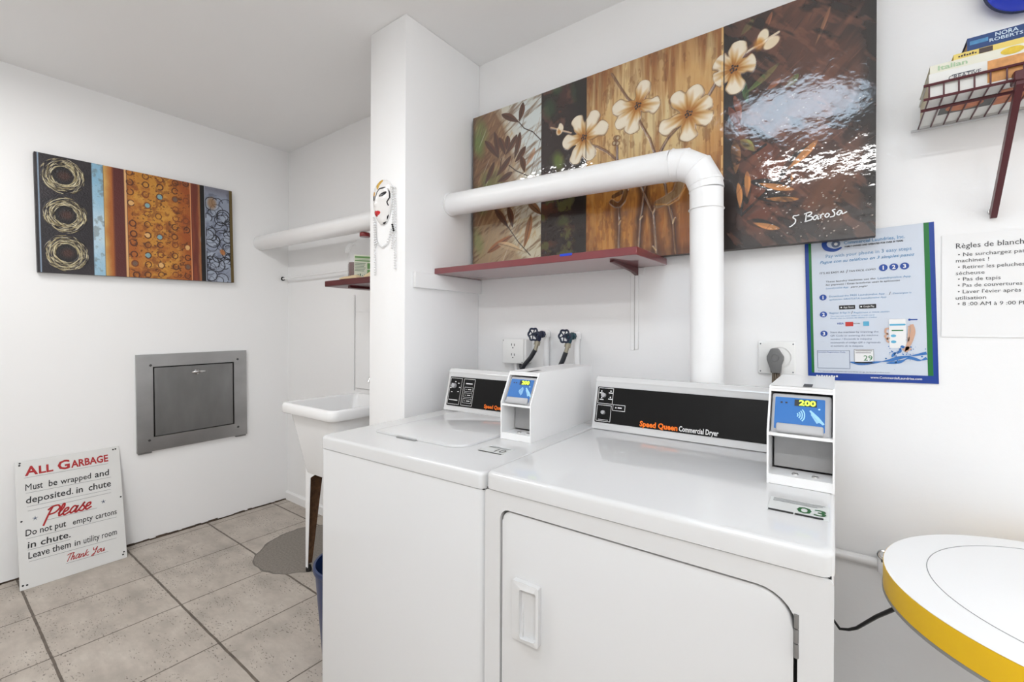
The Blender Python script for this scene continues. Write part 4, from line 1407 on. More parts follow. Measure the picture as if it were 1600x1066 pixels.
def dryer():
    w, d, h = .654, .625, .93
    t = thing('clothes_dryer', 'white front loading commercial dryer on the right, nearest the camera', 'dryer', (-.6665, .792, 0), (0, 0, R(1.1)))
    zt = .8895
    MB().box(.001, w - .001, .034, d, .03, zt, .004, 2).build('cabinet', ENAMEL, t)
    # front panel with the door opening
    dx0, dx1, dz0, dz1 = .044, .608, .19, .853
    MB().ring_plate(rr(.001, w - .001, .03, zt, .010, 8), rr(dx0, dx1, dz0, dz1, (.05, .05, .055, .024), 8), 0.003, .034).build('front_panel', ENAMEL, t, angle=30)
    MB().cap_box(0, w, 0, d, zt + .002, h, .022, .011).build('top_panel', ENAMEL, t)
    MB().box(.004, w - .004, .007, d - .01, zt - .001, zt + .003).build('seam_gap', DARK, t, smooth=False)
    for x in (.05, w - .05):
        for y in (.08, d - .05):
            MB().lathe([(0, 0), (.022, 0), (.02, .012), (.010, .016), (.010, .035), (0, .035)], 14, (x, y, 0)).build('foot', BLACK, t)
    MB().box(dx0 - .02, dx1 + .02, .0315, .0335, dz0 - .02, dz1 + .02).build('door_gap_backing', DARK, t, smooth=False)  # dark sheet behind the door, its colour gives the gap its shade
    g = .0045
    dp = MB()
    dp.prism(rr(dx0 + g, dx1 - g - .001, dz0 + g, dz1 - g, (.047, .047, .052, .021), 8), 'y', .006, .031)
    es = [e for e in dp.bm.edges if abs(e.verts[0].co.y - .006) < 1e-5 and abs(e.verts[1].co.y - .006) < 1e-5]
    bmesh.ops.bevel(dp.bm, geom=es, offset=.004, segments=3, profile=.5, affect='EDGES')
    door = dp.build('door', ENAMEL, t, angle=40)
    # recessed pull: bowed frame around a scoop
    hx0, hx1, hz0, hz1 = .083, .151, .586, .712
    m = MB()
    n = 7
    out_f = rr(hx0, hx1, hz0, hz1, .004, n)
    in_f = rr(hx0 + .024, hx1 - .005, hz0 + .010, hz1 - .012, .006, n)
    m.ring_plate(out_f, in_f, -.008, .0058)
    for v in m.bm.verts:
        if v.co.y < 0:
            q = (v.co.x - hx0) / (hx1 - hx0)
            v.co.y = -.003 - .010 * math.sin(PI * min(1, max(0, q * .8 + .1)))
    pl = m.build('door_handle', ENAMEL, door, angle=40, label='white recessed pull handle')
    sc = MB()
    sc.prism([(.0056, hz0 + .004), (.0056, hz1 - .004), (.0010, hz1 - .010), (-.0060, hz0 + .020), (-.0072, hz0 + .004)], 'x', hx0 + .022, hx0 + .030)
    sc._add([(hx0 + .020, -.004, hz0 + .004), (hx0 + .020, -.002, hz1 - .01), (hx1 - .004, .0045, hz1 - .01), (hx1 - .004, .0045, hz0 + .004)], [(0, 1, 2, 3)])
    sc.build('scoop', ENAMEL, door, smooth=False)
    hg = MB()
    for k in range(3):
        z = .758 + k * .0225
        hg.cyl((dx1 - .0015, .0035, z), (dx1 - .0015, .0035, z + .021), .0034, seg=12)
    hg.build('hinge', mat('hinge_metal', rgb(150, 150, 150), .4, metal=.8), t, label='grey metal door hinge')
    cw = .526
    c = console(t, cw, .556, h + .002)
    L = (0, .559, h + .0145)
    rot = (-TILT, 0, 0)
    pn = TB(off=.0016)
    pn.rect(.012, cw - .005, .008, .124, .003)
    pn.build('black_panel', BLACKG, c, L, rot)
    g_ = TB(off=.0024)
    g_.frame(.016, .068, .069, .121, .0015).frame(.016, .066, .012, .065, .0015).frame(.070, .112, .050, .070, .0015)
    for x, z in ((.020, .104), (.052, .106), (.022, .083), (.052, .086)):
        g_.rect(x, x + .014, z - .002, z + .001)
        g_.disc(x + .007, z + .0055, .0025, 8)
    g_.rect(.079, .083, .058, .062).rect(.087, .101, .0585, .0622)
    g_.rect(.024, .058, .0165, .018)
    g_.build('white_markings', INKW, c, L, rot)
    o = TB(off=.0024)
    o.text('Speed Queen', .163, .0125, .0155, .114, bold=.035)
    o.build('orange_lettering', INKO, c, L, rot, 'orange maker lettering')
    o = TB(off=.0024)
    o.text('Commercial Dryer', .281, .0125, .0145, .108, bold=.02)
    o.build('white_lettering', INKW, c, L, rot)
    for x, z, r in ((.036, .094, .0075), (.040, .040, .0065)):
        MB().lathe([(0, 0), (r, 0), (r * .9, .010), (0, .011)], 20, M=Matrix.Translation((x, .559 + z * math.tan(TILT) - .001, h + .0145 + z)) @ Matrix.Rotation(-TILT, 4, 'X') @ Matrix.Rotation(R(90), 4, 'X')).build('selector_knob', GREYP, c)
    st = MB().box(.553, .646, .128, .208, h + .0002, h + .0005).build('number_sticker', mat('pale_sticker', rgb(214, 216, 214), .4), t, smooth=False, label='sticker with the number 03')
    k = TB('top', .0006)
    k.rect(.555, .594, .129, .138).rect(.596, .638, .129, .138)
    k.build('black_bar', INKK, st, (0, 0, h + .0004))
    k = TB('top', .0006)
    k.text('03', .598, .146, .030, .044, bold=.012)
    k.build('number_print', mat('dark_green_ink', rgb(20, 92, 40), .5), st, (0, 0, h + .0004))
    k = TB('top', .0006)
    for q, x1 in enumerate((.640, .636, .628)):
        k.rect(.558, x1, .201 - q * .007, .203 - q * .007)
    k.build('small_print', INKG, st, (0, 0, h + .0004))


dryer()


# ------------------------------------------------------------------ card payment boxes
def payment_box(label, loc, rz, w, depth):
    t = thing('payment_box', label, 'payment box', loc, (0, 0, rz), 'card payment boxes on the machines')
    H1, H2, sl = .112, .203, .050
    prof = [(0, 0), (0, H1), (sl, H2), (depth, H2), (depth, 0)]
    k = .0035
    hs = MB()
    hs.prism(prof, 'x', 0, k)
    hs.prism(prof, 'x', w - k, w)
    hs.box(k, w - k, sl - .004, depth, H2 - .006, H2 - .0005)            # top
    hs.box(k, w - k, .002, depth, .0005, .005)                          # bottom
    hs.box(k, w - k, depth - .004, depth - .0005, .005, H2 - .006)      # back
    hs.box(k, w - k, .0015, .009, .0005, .020)                          # front lip
    hs.box(k, w - k, .0015, .075, H1 - .010, H1 - .004)                 # tray shelf
    hs.prism([(sl - .004, H2 - .012), (sl + .004, H2 - .012), (sl + .004, H2 - .0005), (sl - .001, H2 - .0005)], 'x', k, w - k)
    hs.build('housing', POWDER, t, smooth=False)
    MB().box(k + .004, w - k - .001, .070, .074, .022, H1 - .011).build('inner_plate', mat('grey_inner_plate', rgb(168, 168, 168), .35, mottle=.12, mscale=30), t, smooth=False)
    MB().box(k, w - k, .009, .070, .0055, .018).build('sill', POWDER, t, smooth=False)
    scr = MB()
    for x in (w * .42, w * .72):
        scr.lathe([(0, 0), (.0065, 0), (.006, .002), (0, .003)], 14, (x, .035, .018))
    scr.build('sill_bolts', CHROME, t)
    tl = math.atan2(sl, H2 - H1)
    Mx = Matrix.Translation((0, 0.001, H1 - .004)) @ Matrix.Rotation(-tl, 4, 'X')
    rd = MB().box(k + .002, w - k - .002, .006, .040, .003, .094, .005, 3, Mx)
    reader = rd.build('card_reader', GREYP, t)
    e = Euler((-tl, 0, 0))
    L = (0, 0.001, H1 - .004)
    fx0, fx1 = w * .10, w * .86
    off = -.0058
    def tb(o=0.0):
        return TB(off=off + .0008 + o)
    tb().rect(fx0, fx1, .012, .084, .002).build('blue_face', mat('blue_reader_face', rgb(0, 100, 176), .45), reader, L, e, 'bright blue face of the reader')
    s = tb(.0004)
    s.rect(fx0 + (fx1 - fx0) * .40, fx0 + (fx1 - fx0) * .84, .066, .0805)
    s.rect(fx0 + .010, fx0 + .014, .070, .0735).rect(fx0 + .019, fx0 + .023, .070, .0735)
    s.build('display_window', INKK, reader, L, e)
    dg = tb(.0008)
    dg.text('200', fx0 + (fx1 - fx0) * .49, .0680, .0112, (fx1 - fx0) * .33, bold=.03)
    dg.build('display_digits', mat('lit_yellow_digits', (.62, 1.0, .04, 1), .5, emit=1.1), reader, L, e, 'lit yellow-green digits')
    wv = tb(.0004)
    cx, cz = fx0 + (fx1 - fx0) * .42, .046
    for r_ in (.005, .009, .013, .017):
        wv.curve([(cx + r_ * math.cos(a), cz + r_ * 1.1 * math.sin(a)) for a in (-.75, -.3, .3, .75)], .0022, 4)
    wv.stroke([(cx + .026, cz + .012), (cx + .038, cz - .004), (cx + .050, cz - .016)], [.003, .009, .004])
    wv.stroke([(cx + .028, cz + .004), (cx + .040, cz - .014)], [.002, .005])
    wv.disc(fx1 - .010, .062, .002, 8)
    wv.build('tap_symbol', mat('pale_blue_symbol', rgb(150, 205, 235), .4), reader, L, e)
    lp = MB().box(fx0 + .004, fx1 - .002, -.002, .010, .004, .024, .004, 3, Mx)
    lp.build('card_lip', GREYP, reader)
    tp = TB('top', .0006)
    tp.rect(w * .52, w * .66, sl + .012, sl + .075)
    tp.build('top_label', INKK, t, (0, 0, H2 - .0005))
    return t


payment_box('card payment box with blue reader on top of the washing machine', (-.8475, 1.084, .9212), R(2.4), .108, .42)
payment_box('card payment box with blue reader on top of the dryer', (-.1365, 1.094, .9302), R(1.1), .118, .36)


# ------------------------------------------------------------------ wall outlets, valves, hoses
def outlet():
    t = thing('power_outlet', 'white two-socket outlet box on the wall behind the washer', 'outlet', (-1.2035, WY, 1.157))
    MB().box(-.060, .066, -.048, -.0005, -.053, .053, .004, 3).build('outlet_box', PLASTW, t)
    MB().box(-.063, .055, -.053, -.0485, -.055, .055, .003, 2).build('cover_plate', PLASTW, t)
    s = TB(off=.0008)
    for z in (.022, -.022):
        s.rect(-.012, -.0085, z + .002, z + .012).rect(.0035, .0068, z + .001, z + .011).disc(-.003, z - .007, .003, 10)
    s.build('socket_slots', INKK, t, (0, -.053, 0))
    s = TB(off=.0008)
    s.disc(-.057, .048, .0025, 8).disc(.048, -.049, .0025, 8)
    s.build('cover_screws', INKG, t, (0, -.053, 0))
    MB().cyl((-.004, -.026, -.053), (-.004, -.026, -.068), .012, seg=16).cyl((-.004, -.026, -.068), (-.004, -.026, -.40), .0085, seg=16).build('conduit', PAINTED, t)
    MB().tube([(.022, -.03, -.053), (.024, -.032, -.07), (.030, -.03, -.10), (.03, -.025, -.25)], .006, 8).build('black_cable', RUBBER, t, label='black cable under the box')


outlet()


def valve(label, x, z, lean, body):
    t = thing('hose_valve', label, 'water valve', (x, WY, z), group='washer supply valves')
    MB().cyl((0, -.016, -.55), (0, -.016, .012), .0125, seg=18).lathe([(0, 0), (.017, 0), (.018, .010), (.018, .022), (.010, .032), (0, .034)], 18, (0, -.016, -.012)).cyl((0, -.016, 0), (0, -.045, 0), .014, seg=18).build('riser_pipe', PAINTED, t, label='white painted riser pipe')
    b = MB().cyl((0, -.045, 0), (0, -.062, 0), .0155, seg=8).cyl((0, -.062, 0), (0, -.092, 0), .0125, seg=16).cyl((0, -.092, 0), (0, -.106, 0), .009, seg=12)
    b.tube([(0, -.072, 0), (-.003, -.074, -.02), (-.006, -.076, -.030)], [.011, .011, .010], 14)
    b.build('valve_body', body, t)
    hw = MB()
    y = -.118
    pts = []
    for k in range(36):
        a = k * 2 * PI / 36
        r_ = .0245 + .0022 * math.cos(6 * a)
        pts.append((r_ * math.cos(a), y, r_ * math.sin(a)))
    hw.tube(pts, .0042, 8, closed=True)
    for k in range(6):
        a = k * PI / 3 + .26
        hw.tube([(.004 * math.cos(a), y - .002, .004 * math.sin(a)), (.023 * math.cos(a), y, .023 * math.sin(a))], .0024, 6)
    hw.cyl((0, -.104, 0), (0, -.126, 0), .006, seg=12)
    hw.build('handwheel', mat('dark_blue_valve_paint', rgb(22, 34, 58), .4), t, label='dark blue spoked handwheel')
    s = -1 if lean < 0 else 1
    MB().cyl((-.006, -.076, -.028), (-.010, -.078, -.046), .0135, seg=8).cyl((-.010, -.078, -.046), (-.016, -.08, -.068), .0085, seg=14).build('hose_coupling', BRASS, t)
    MB().tube([(-.0155, -.080, -.066), (-.022 + lean * .3, -.083, -.10), (-.030 + lean * .8, -.085, -.135), (-.036 + lean * 1.3, -.082, -.18), (-.034 + lean * 1.4, -.072, -.26), (-.03 + lean * 1.4, -.065, -.40)], .0098, 14).build('hose', RUBBER, t, label='dark rubber hose')


valve('water valve nearer the outlet box, hose slanting steeply down behind the washer', -1.052, 1.234, -.05, mat('navy_valve_body', rgb(34, 40, 70), .45, metal=.4))
valve('water valve nearer the vent duct, with a teal body and short hose', -.903, 1.228, -.02, mat('teal_valve_body', rgb(40, 76, 88), .45, metal=.4))


def dryer_plug():
    t = thing('dryer_outlet', 'square white outlet plate behind the dryer with a grey plug in it', 'outlet', (-.1825, WY, 1.165))
    MB().box(-.053, .053, -.012, -.0005, -.052, .054, .005, 3).build('cover_plate', PLASTW, t)
    MB().lathe([(.030, 0), (.034, .002), (.036, .0005)], 32, M=Matrix.Translation((.008, -.012, .003)) @ Matrix.Rotation(R(90), 4, 'X')).build('socket_ring', PLASTW, t)
    s = TB(off=.0006)
    for x in (-.045, .046):
        for z in (-.043, .046):
            s.disc(x, z, .0022, 8)
    s.build('plate_screws', INKG, t, (0, -.012, 0))
    pl = MB().prism([(-.024, -.004), (-.015, -.022), (-.0125, -.046), (.0145, -.046), (.0155, -.022), (.0215, -.004), (.0215, .006), (.008, .029), (.004, .032), (-.010, .032), (-.014, .029), (-.024, .006)], 'y', -.040, -.0125)
    es = [e for e in pl.bm.edges if e.verts[0].co.y < -.039 and e.verts[1].co.y < -.039]
    bmesh.ops.bevel(pl.bm, geom=es, offset=.003, segments=2, profile=.5, affect='EDGES')
    pl.torus((0, -.040, .002), .011, .0012, 'y', 24, 6)
    p = pl.build('plug', mat('mid_grey_plug', rgb(112, 112, 112), .5), t, label='grey moulded plug')
    c = MB()
    for k, dx in enumerate((-.007, -.001, .005, .010)):
        c.tube([(dx, -.028, -.046), (dx - .001, -.026, -.09), (dx, -.024, -.2), (dx, -.024, -.5)], .0032, 8)
    c.build('plug_cord', mat('grey_brown_cord', rgb(104, 92, 78), .5, mottle=.4, mscale=60), p)


dryer_plug()


# ------------------------------------------------------------------ laundry poster
def poster():
    W_, H_ = .298, .446
    t = thing('laundry_poster', 'blue and green bordered laundry payment poster right of the lily painting', 'poster', (.0465, WY - .003, 1.3285), (0, R(-1.5), 0))
    w2, h2 = W_ / 2, .222
    MB().box(-w2, w2, -.0012, 0, -h2, h2).build('poster_sheet', mat('pale_blue_grey_poster_paper', rgb(206, 214, 226), .3), t, smooth=False)
    b = TB(off=.0018)
    b.rect(-w2, -w2 + .0095, -.2005, h2).rect(w2 - .0105, w2, -.2005, h2).rect(-w2, w2, -h2, -.2005)
    b.build('blue_border', mat('poster_blue', rgb(2, 56, 146), .35), t)
    g = TB(off=.0018)
    g.rect(-w2 + .0095, -w2 + .0165, -.2005, h2).rect(w2 - .0215, w2 - .0105, -.2005, h2)
    g.build('green_border', mat('poster_green', rgb(6, 112, 44), .35), t)
    k, lb, db, wh, gr = TB(off=.002), TB(off=.002), TB(off=.002), TB(off=.0026), TB(off=.002)
    # emblem: blue swoosh around a small round badge
    db.curve([(-.058, .203), (-.078, .212), (-.098, .198), (-.094, .180), (-.074, .172), (-.056, .178)], [.004 + .009 * math.sin(PI * i / 30) for i in range(31)])
    gr.disc(-.070, .190, .011, 20)
    wh.disc(-.070, .190, .0045, 14)
    lb.text('Commercial Laundries, Inc.', -.0504, .186, .0095, .138, bold=.012)
    k.text('FAMILY OWNED AND OPERATED FOR OVER 30 YEARS', -.0488, .1768, .0045, .133, bold=.03)
    lb.text('Pay with your phone in 3 easy steps', -.0956, .1507, .0098, .197)
    lb.text('Pague con su teléfono en 3 simples pasos', -.1111, .1340, .0085, .218, shear=.3, bold=.01)
    k.text('IT\'S AS EASY AS', -.1119, .102, .0055, .060, bold=.005)
    k.text('/', -.047, .100, .0095, .004)
    k.text('TAN FÁCIL COMO', -.040, .102, .0052, .062, shear=.25)
    def step(n_, x, z, r):
        q = TB(off=.0022)
        q.disc(x, z, r, 24)
        o = q.build('step_number', mat('poster_dark_blue_ink', rgb(24, 70, 156), .4), t)
        q = TB(off=.0027)
        q.text(n_, x, z - r * .55, r * 1.08, None, 'C', bold=.03)
        q.build('digit', INKW, o)
    for i, x in enumerate((.039, .0622, .0855)):
        step(str(i + 1), x, .107, .0098)
    k.text('These laundry machines use the', -.0973, .0755, .0048, .118)
    lb.text('Laundryvalue App', .026, .0750, .0056, .072)
    k.text('for payment / Estas lavadoras usan la aplicación', -.0975, .0655, .0050, .172, shear=.1)
    lb.text('Laundryvalue App', -.0978, .0552, .0046, .055, shear=.3)
    k.text('para pagar', -.037, .0552, .0048, .040, shear=.3)
    for n_, z in (('1', .0305), ('2', -.0217), ('3', -.0802)):
        step(n_, -.1055, z, .0090)
    lb.text('Download the FREE Laundryvalue App', -.0897, .0300, .0052, .130)
    k.text('/', .050, .028, .0085, .004)
    lb.text('Descargue la', .058, .0295, .0045, .040, shear=.3)
    lb.text('aplicación GRATUITA Laundryvalue App', -.0899, .0202, .0048, .134, shear=.25)
    for x0_, x1_, txt, tx in ((-.0663, -.0278, 'App Store', -.056), (-.0182, .0208, 'Google Play', -.0085)):
        q = TB(off=.0022)
        q.rect(x0_, x1_, -.0085, .0035, .001)
        o = q.build('store_badge', INKK, t)
        q = TB(off=.0027)
        q.text(txt, tx, -.0048, .0052, .025).disc(tx - .005, -.0025, .0022, 8)
        q.build('badge_lettering', INKW, o)
    lb.text('Register & Sign In', -.09, -.0208, .0052, .050)
    k.text('/', -.0375, -.0225, .008, .004)
    lb.text('Regístrese o inicie sesión', -.032, -.0215, .0044, .082, shear=.25)
    lb.text('You can use your debit or credit card', -.0884, -.0297, .0034, .104).text('Puede usar su tarjeta de débito o crédito', -.0885, -.0362, .0034, .110)
    db.text('VISA', -.0725, -.0535, .0052, .016, shear=.2, bold=.02)
    k.text('DISCOVER', -.0335, -.0535, .0032, .016)
    for i, s in enumerate(('Start the machine by scanning the', 'QR Code or entering the machine', 'number / Encienda la máquina', 'escaneando el código QR o ingresando', 'el número de la máquina')):
        gr.text(s, -.0897, -.0790 - i * .0104, .0048, (.114, .113, .098, .118, .078)[i], shear=.25 if i > 1 else 0)
    q = TB(off=.002)
    q.frame(-.1240, -.0435, -.1862, -.1315, .0012)
    q.build('registration_box', mat('poster_grey_ink', rgb(104, 118, 146), .4), t)
    db.text('Location Registration Code', -.1205, -.1385, .0038, .066)
    gr.text('For issues call Commercial Laundries or go to laundryvalue.com', -.1224, -.1965, .0036, .169)
    wh.text('www.CommercialLaundries.com', .0031, -.2128, .0062, .112, bold=.015)
    for q in range(9):
        wh.rect(-.128 + q * .0062, -.1236 + q * .0062, -.2125, -.2072 - .0012 * (q % 2))
    # small number sticker on the poster
    q = TB(off=.0026)
    q.rect(-.0330, .0120, -.1702, -.1286, .002)
    stk = q.build('number_sticker', INKW, t, label='small white sticker with the number 29')
    q = TB(off=.0032)
    q.rect(-.031, .009, -.1685, -.1652).rect(-.030, .009, -.1335, -.132).rect(-.030, .006, -.1392, -.1380).frame(-.0330, .0120, -.1702, -.1286, .0006)
    q.build('sticker_print', INKK, stk)
    q = TB(off=.0032)
    q.text('29', -.0112, -.1610, .0150, .0200)
    q.build('sticker_number', INKGR, stk)
    # phone picture held over a water splash
    q = TB(off=.0026)
    q.rect(.0480, .0845, -.1240, -.0420, .003)
    ph = q.build('printed_phone', INKW, t, label='printed picture of a white phone screen')
    q = TB(off=.003)
    q.rect(.0490, .0838, -.0605, -.0555, .002).disc(.0570, -.0894, .0040, 14, 1.5).disc(.0570, -.1065, .0040, 14, 1.5)
    q.build('phone_buttons', mat('poster_cyan', rgb(92, 176, 212), .4), ph)
    q = TB(off=.003)
    q.rect(.0535, .0785, -.0758, -.0728)
    q.build('phone_bar', INKGR, ph)
    db.disc(.0925, -.0448, .003, 12).rect(.094, .1095, -.0462, -.0432, .001)
    hand = TB(off=.0034)
    hand.curve([(.0965, -.058), (.099, -.078), (.094, -.100), (.088, -.118), (.083, -.1355)], [.005 + .006 * math.sin(PI * min(1, .15 + i / 30)) for i in range(25)])
    hand.curve([(.091, -.062), (.090, -.085), (.0885, -.105)], .004).curve([(.078, -.132), (.086, -.124), (.092, -.130)], .009)
    hand.curve([(.0475, -.068), (.041, -.070), (.040, -.080), (.0455, -.083)], .005).curve([(.0455, -.083), (.039, -.090), (.044, -.098), (.0475, -.094)], .005).curve([(.044, -.096), (.043, -.104), (.047, -.108)], .004)
    hand.build('printed_hand', mat('printed_skin_tone', rgb(206, 164, 140), .4), t, label='printed hand holding a phone')
    sp = TB(off=.0028)
    sp.curve([(-.043, -.166), (-.02, -.170), (.014, -.166), (.045, -.160), (.068, -.152), (.095, -.146), (.126, -.138)], [.002 + .007 * abs(math.sin(i * .21)) for i in range(37)])
    sp.curve([(.04, -.168), (.07, -.163), (.09, -.152), (.112, -.158), (.126, -.152)], [.002 + .006 * abs(math.sin(i * .33)) for i in range(25)])
    sp.curve([(.052, -.150), (.060, -.138), (.070, -.134), (.074, -.120), (.084, -.128)], [.001 + .006 * abs(math.sin(i * .4)) for i in range(25)])
    rs = random.Random(8)
    for _ in range(46):
        x, z = rs.gauss(.075, .025), rs.gauss(-.142, .016)
        if .030 < x < .126 and z > -.19:
            sp.disc(x, z, rs.uniform(.0006, .0022), 8)
    sp.build('water_splash', mat('splash_blue', rgb(54, 116, 186), .4), t, label='printed blue water splash')
    for x0_, x1_, m_ in ((-.0522, -.0335, mat('red_card_print', rgb(196, 50, 40), .4)), (-.0100, .0035, mat('poster_cyan', rgb(92, 176, 212), .4))):
        q = TB(off=.002)
        q.rect(x0_, x1_, -.0595, -.0463, .001)
        q.build('card_logo', m_, t)
    k.build('black_lettering', INKK, t)
    lb.build('pale_blue_lettering', mat('poster_pale_blue_ink', rgb(96, 148, 190), .4), t)
    db.build('blue_marks', mat('poster_dark_blue_ink', rgb(24, 70, 156), .4), t)
    gr.build('grey_lettering', mat('poster_grey_ink', rgb(104, 118, 146), .4), t)
    wh.build('white_marks', INKW, t)


poster()


def rules():
    t = thing('rules_notice', 'white paper notice with French laundry rules on the wall below the wire shelf', 'notice', (.345, WY - .002, 1.376))
    MB().box(-.139, .139, -.0008, 0, -.137, .138).build('paper_sheet', PAPER, t, smooth=False)
    k = TB(off=.0014)
    x = -.1115
    k.text('Règles de blanchisserie', x, .1000, .0135, .172)
    for s, z, w, in (('• Ne surchargez pas les', .0785, .142), ('machines !', .0625, .062), ('• Retirer les peluches de la', .0450, .152), ('sécheuse', .0290, .054), ('• Pas de tapis', .0130, .079), ('• Pas de couvertures de lit', -.0035, .150), ("• Laver l'évier après chaque", -.0205, .160), ('utilisation', -.0370, .057), ('• 8 :00 AM à 9 :00 PM', -.0530, .128)):
        k.text(s, x + (.004 if s[0] == '•' else 0), z, .0094, w)
    k.build('black_lettering', mat('grey_black_ink', rgb(52, 52, 54), .5), t)


rules()


# ------------------------------------------------------------------ wire shelf with books
def wire_shelf():
    t = thing('wire_shelf', 'maroon coated wire shelf carrying books at the upper right', 'wire shelf', (.145, WY, 1.808))
    Lx = .62
    yf, yb = -.228, -.018
    fr = MB()
    rw = .0033
    for y, z in ((yf, .033), (yf, 0)):
        fr.tube([(0, y, z), (Lx, y, z)], rw, 8)
    fr.tube([(0, -.175, -.006), (Lx, -.175, -.006)], .0038, 8)
    fr.build('front_rails', WIREM, t, label='maroon front rails')
    bk_ = MB()
    bk_.tube([(-.004, yb, 0), (Lx, yb, 0)], rw, 8).tube([(-.004, yb + .008, .002), (.05, yb + .008, .002)], rw, 8)
    bk_.build('back_rail', mat('worn_white_wire', rgb(190, 190, 192), .4), t, label='chipped pale back rail')
    x = .010
    n = 0
    while x < Lx:
        wv = MB().tube([(x, yb, .0028), (x, yf, .0028), (x, yf + .0003, .033)], .0017, 6)
        o = wv.build('cross_wire', WIREM, t)
        x += .0255
        n += 1
    br = MB().prism([(-.228, -.002), (-.214, -.012), (-.010, -.240), (-.010, -.262), (-.018, -.262), (-.236, -.014), (-.236, -.002)], 'x', .150, .162)
    br.build('support_strut', WIREM, t, label='maroon diagonal strut')
    MB().box(.146, .166, -.240, -.205, -.006, .016, .002, 1).build('strut_clip', WIREM, t)
    MB().lathe([(0, 0), (.009, 0), (.008, .004), (0, .005)], 12, M=Matrix.Translation((.156, -.0005, -.243)) @ Matrix.Rotation(R(90), 4, 'X')).build('strut_anchor', CHROME, t)
    # books lying flat, spines towards the room
    zb = 1.808 + .0047
    def book(label, x0, x1, y0, y1, z0, h, cover, pages, text=None, extra=None):
        b = thing('book', label, 'book', ((x0 + x1) / 2, (y0 + y1) / 2, z0), group='books stacked on the wire shelf')
        w, d = (x1 - x0) / 2, (y1 - y0) / 2
        cv = MB()
        cv.box(-w, w, -d, d, 0, .002)
        cv.box(-w, w, -d, d, h - .002, h)
        cv.box(-w, w, -d, -d + .002, .002, h - .002)
        cv.build('cover', cover, b, smooth=False)
        MB().box(-w + .003, w - .003, -d + .0025, d - .004, .0021, h - .0021).build('pages', pages, b, smooth=False)
        if text:
            text(b, w, d, h)
        return b
    pg = mat('cream_pages', rgb(214, 204, 178), .8, mottle=.1, mscale=200, stretch=(1, 1, 20))
    pgk = mat('tan_pages', rgb(178, 146, 108), .8)
    def tx1(b, w, d, h):
        s = TB(off=.0006)
        s.rect(-w + .040, -w + .078, h * .73, h * .76)
        s.text('CREATIVE', -w + .034, h * .56, .0095, .054, bold=.01)
        s.build('spine_lettering', INKG, b, (0, -d, 0))
        c = TB(off=.0005)
        c.rect(-w + .098, -w + .20, .004, h - .002)
        c.build('spine_picture', mat('spine_food_picture', rgb(218, 150, 90), .5, mottle=.6, mscale=60), b, (0, -d, 0), label='colourful picture on the spine')
        c = TB('top', -.0006)
        c.disc(-w + .075, .0, .026, 20, 1.3).rect(-w + .13, -w + .20, -.05, .04)
        c.build('cover_picture', mat('cover_food_picture', rgb(186, 110, 70), .5, mottle=.6, mscale=50), b, label='food picture on the underside cover')
        c = TB('top', -.0004)
        c.rect(-w + .03, -w + .125, -.034, .034)
        c.build('cover_panel', mat('cover_dark_panel', rgb(84, 84, 82), .5, mottle=.3, mscale=30), b)
    def tx2(b, w, d, h):
        s = TB(off=.0006)
        s.text('Italian', -w + .014, h * .26, .0105, .050, bold=.02)
        s.build('spine_lettering', mat('pale_green_ink', rgb(168, 196, 158), .5), b, (0, -d, 0))
        c = TB(off=.0005)
        c.disc(-w + .135, h * .5, h * .42, 14, 2.2)
        c.build('spine_picture', mat('spine_lemon_picture', rgb(226, 190, 60), .5, mottle=.4, mscale=80), b, (0, -d, 0), label='yellow picture on the spine')
    def tx3(b, w, d, h):
        s = TB(off=.0006)
        for q in range(7):
            s.rect(-w + .008 + q * .0045, -w + .011 + q * .0045, h * .32, h * (.55 + .08 * (q % 3)))
        s.rect(-w + .042, -w + .064, .001, h - .001)
        s.build('spine_lettering', mat('dark_brown_ink', rgb(70, 56, 50), .5), b, (0, -d, 0))
    def tx4(b, w, d, h):
        s = TB(off=.0006)
        s.text('NORA', -w + .045, h * .62, .0085, .036, bold=.02)
        s.text('ROBERTS', -w + .036, h * .30, .0070, .052, bold=.015)
        s.build('spine_lettering', mat('silver_blue_ink', rgb(196, 214, 228), .4), b, (0, -d, 0))
        s = TB(off=.0005)
        s.rect(-w + .004, -w + .034, h * .42, h * .72)
        s.build('spine_band', mat('mid_blue_print', rgb(70, 130, 176), .4, mottle=.4, mscale=90), b, (0, -d, 0))
    book('thick white cookbook with CREATIVE on its spine, lowest on the wire shelf', .155, .425, 1.462, 1.655, zb, .056, mat('white_book_cover', rgb(226, 226, 222), .45), pg, tx1)
    book('white book with Italian on its spine, lying second in the wire shelf stack', .157, .430, 1.464, 1.655, zb + .0562, .020, mat('offwhite_book_cover', rgb(224, 222, 206), .45), pg, tx2)
    book('thin yellow book lying under the blue one on the wire shelf', .198, .420, 1.466, 1.652, zb + .0764, .0135, mat('yellow_book_cover', rgb(228, 204, 110), .45), pg, tx3)
    book('blue paperback with silver lettering, topmost book on the wire shelf', .221, .410, 1.468, 1.650, zb + .0901, .030, mat('blue_book_cover', rgb(28, 62, 116), .35), pgk, tx4)


wire_shelf()
t = thing('wall_plate', 'round blue dish hung high on the wall above the books', 'dish', (.358, WY, 2.130))
MB().lathe([(0, .016), (.055, .016), (.070, .020), (.078, .026)], 48, M=Matrix.Rotation(R(90), 4, 'X')).lathe([(0, .001), (.055, .001), (.079, .022), (.078, .026)], 48, M=Matrix.Rotation(R(90), 4, 'X')).build('dish', BLUEB, t)
MB().torus((0, -.0245, 0), .0785, .003, 'y', 48, 8).build('dark_rim', mat('dark_blue_rim', rgb(22, 34, 70), .3), t, label='dark blue rim')

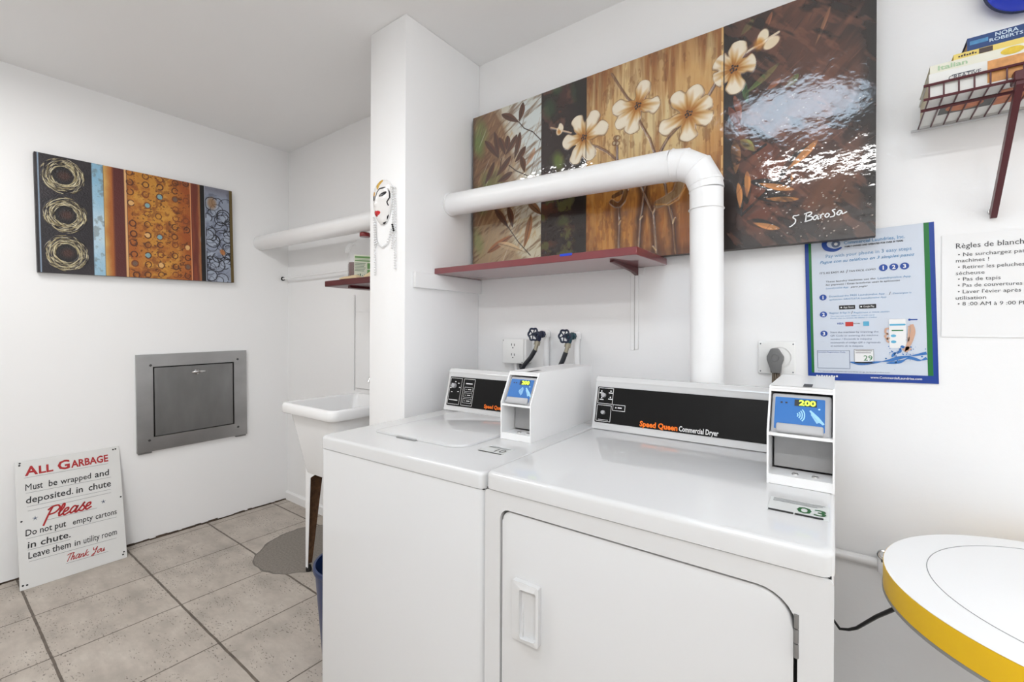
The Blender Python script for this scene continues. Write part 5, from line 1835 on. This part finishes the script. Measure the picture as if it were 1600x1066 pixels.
# ------------------------------------------------------------------ lower right: pipe, cord, round table
t = thing('wall_pipe', 'white painted pipe running low along the wall behind the round table', 'pipe', (.06, WY, .590))
MB().cyl((-.60, -.020, 0), (.55, -.020, 0), .0125, seg=18).build('pipe', PAINTED, t)
MB().box(.012, .036, -.040, -.0005, -.022, .018, .004, 2).build('pipe_clamp', PAINTED, t)
MB().torus((.024, -.042, .034), .011, .0035, 'y', 20, 8).torus((.040, -.040, .052), .008, .003, 'x', 16, 8).cyl((.024, -.036, .012), (.024, -.036, .024), .006, seg=10).build('hook', CHROME, t, label='small metal ring hook')
tag(MB().tube([(-.10, 1.655, .70), (-.060, 1.66, .50), (-.033, 1.645, .401), (-.014, 1.62, .389), (.007, 1.59, .411), (.024, 1.56, .438), (.063, 1.48, .525), (.099, 1.38, .612), (.14, 1.31, .645), (.22, 1.26, .66)], [.003, .003, .0032, .0036, .004, .0044, .0048, .005, .005, .005], 10).build('electric_cable', BLACK), 'black electric cable hanging between the dryer and the round table', 'cable')


def round_table():
    cx, cy, r = .392, 1.278, .327
    t = thing('round_table', 'round white table with a yellow edge in the lower right corner', 'table', (cx, cy, 0))
    zt = .75
    MB().lathe([(0, zt - .050), (r - .004, zt - .050), (r - .004, zt - .0015), (r - .001, zt), (0, zt)], 96).build('table_top', TABLEW, t)
    MB().lathe([(r - .004, zt - .050), (r, zt - .050), (r, zt - .001), (r - .004, zt - .001)], 96).build('edge_band', YELLOW, t, label='yellow edge band')
    MB().lathe([(r - .06, zt - .056), (r + .0015, zt - .056), (r + .0015, zt - .050), (r - .06, zt - .050)], 96).build('under_rim', mat('grey_rim', rgb(160, 160, 160), .4, metal=.6), t, label='thin grey rim under the edge')
    MB().torus((.018, .008, zt), .272, .0009, 'z', 120, 6).build('inlay_ring', mat('grey_inlay', rgb(150, 150, 150), .5), t, label='thin grey circle on the top')
    MB().lathe([(0, .045), (.045, .045), (.035, .08), (.032, .66), (.075, .694), (0, .694)], 32).build('pedestal', mat('grey_pedestal', rgb(176, 176, 176), .35, metal=.3), t)
    MB().lathe([(0, 0), (.215, 0), (.22, .008), (.18, .026), (.045, .045), (0, .045)], 48).build('base', mat('grey_pedestal', rgb(176, 176, 176), .35), t)


round_table()
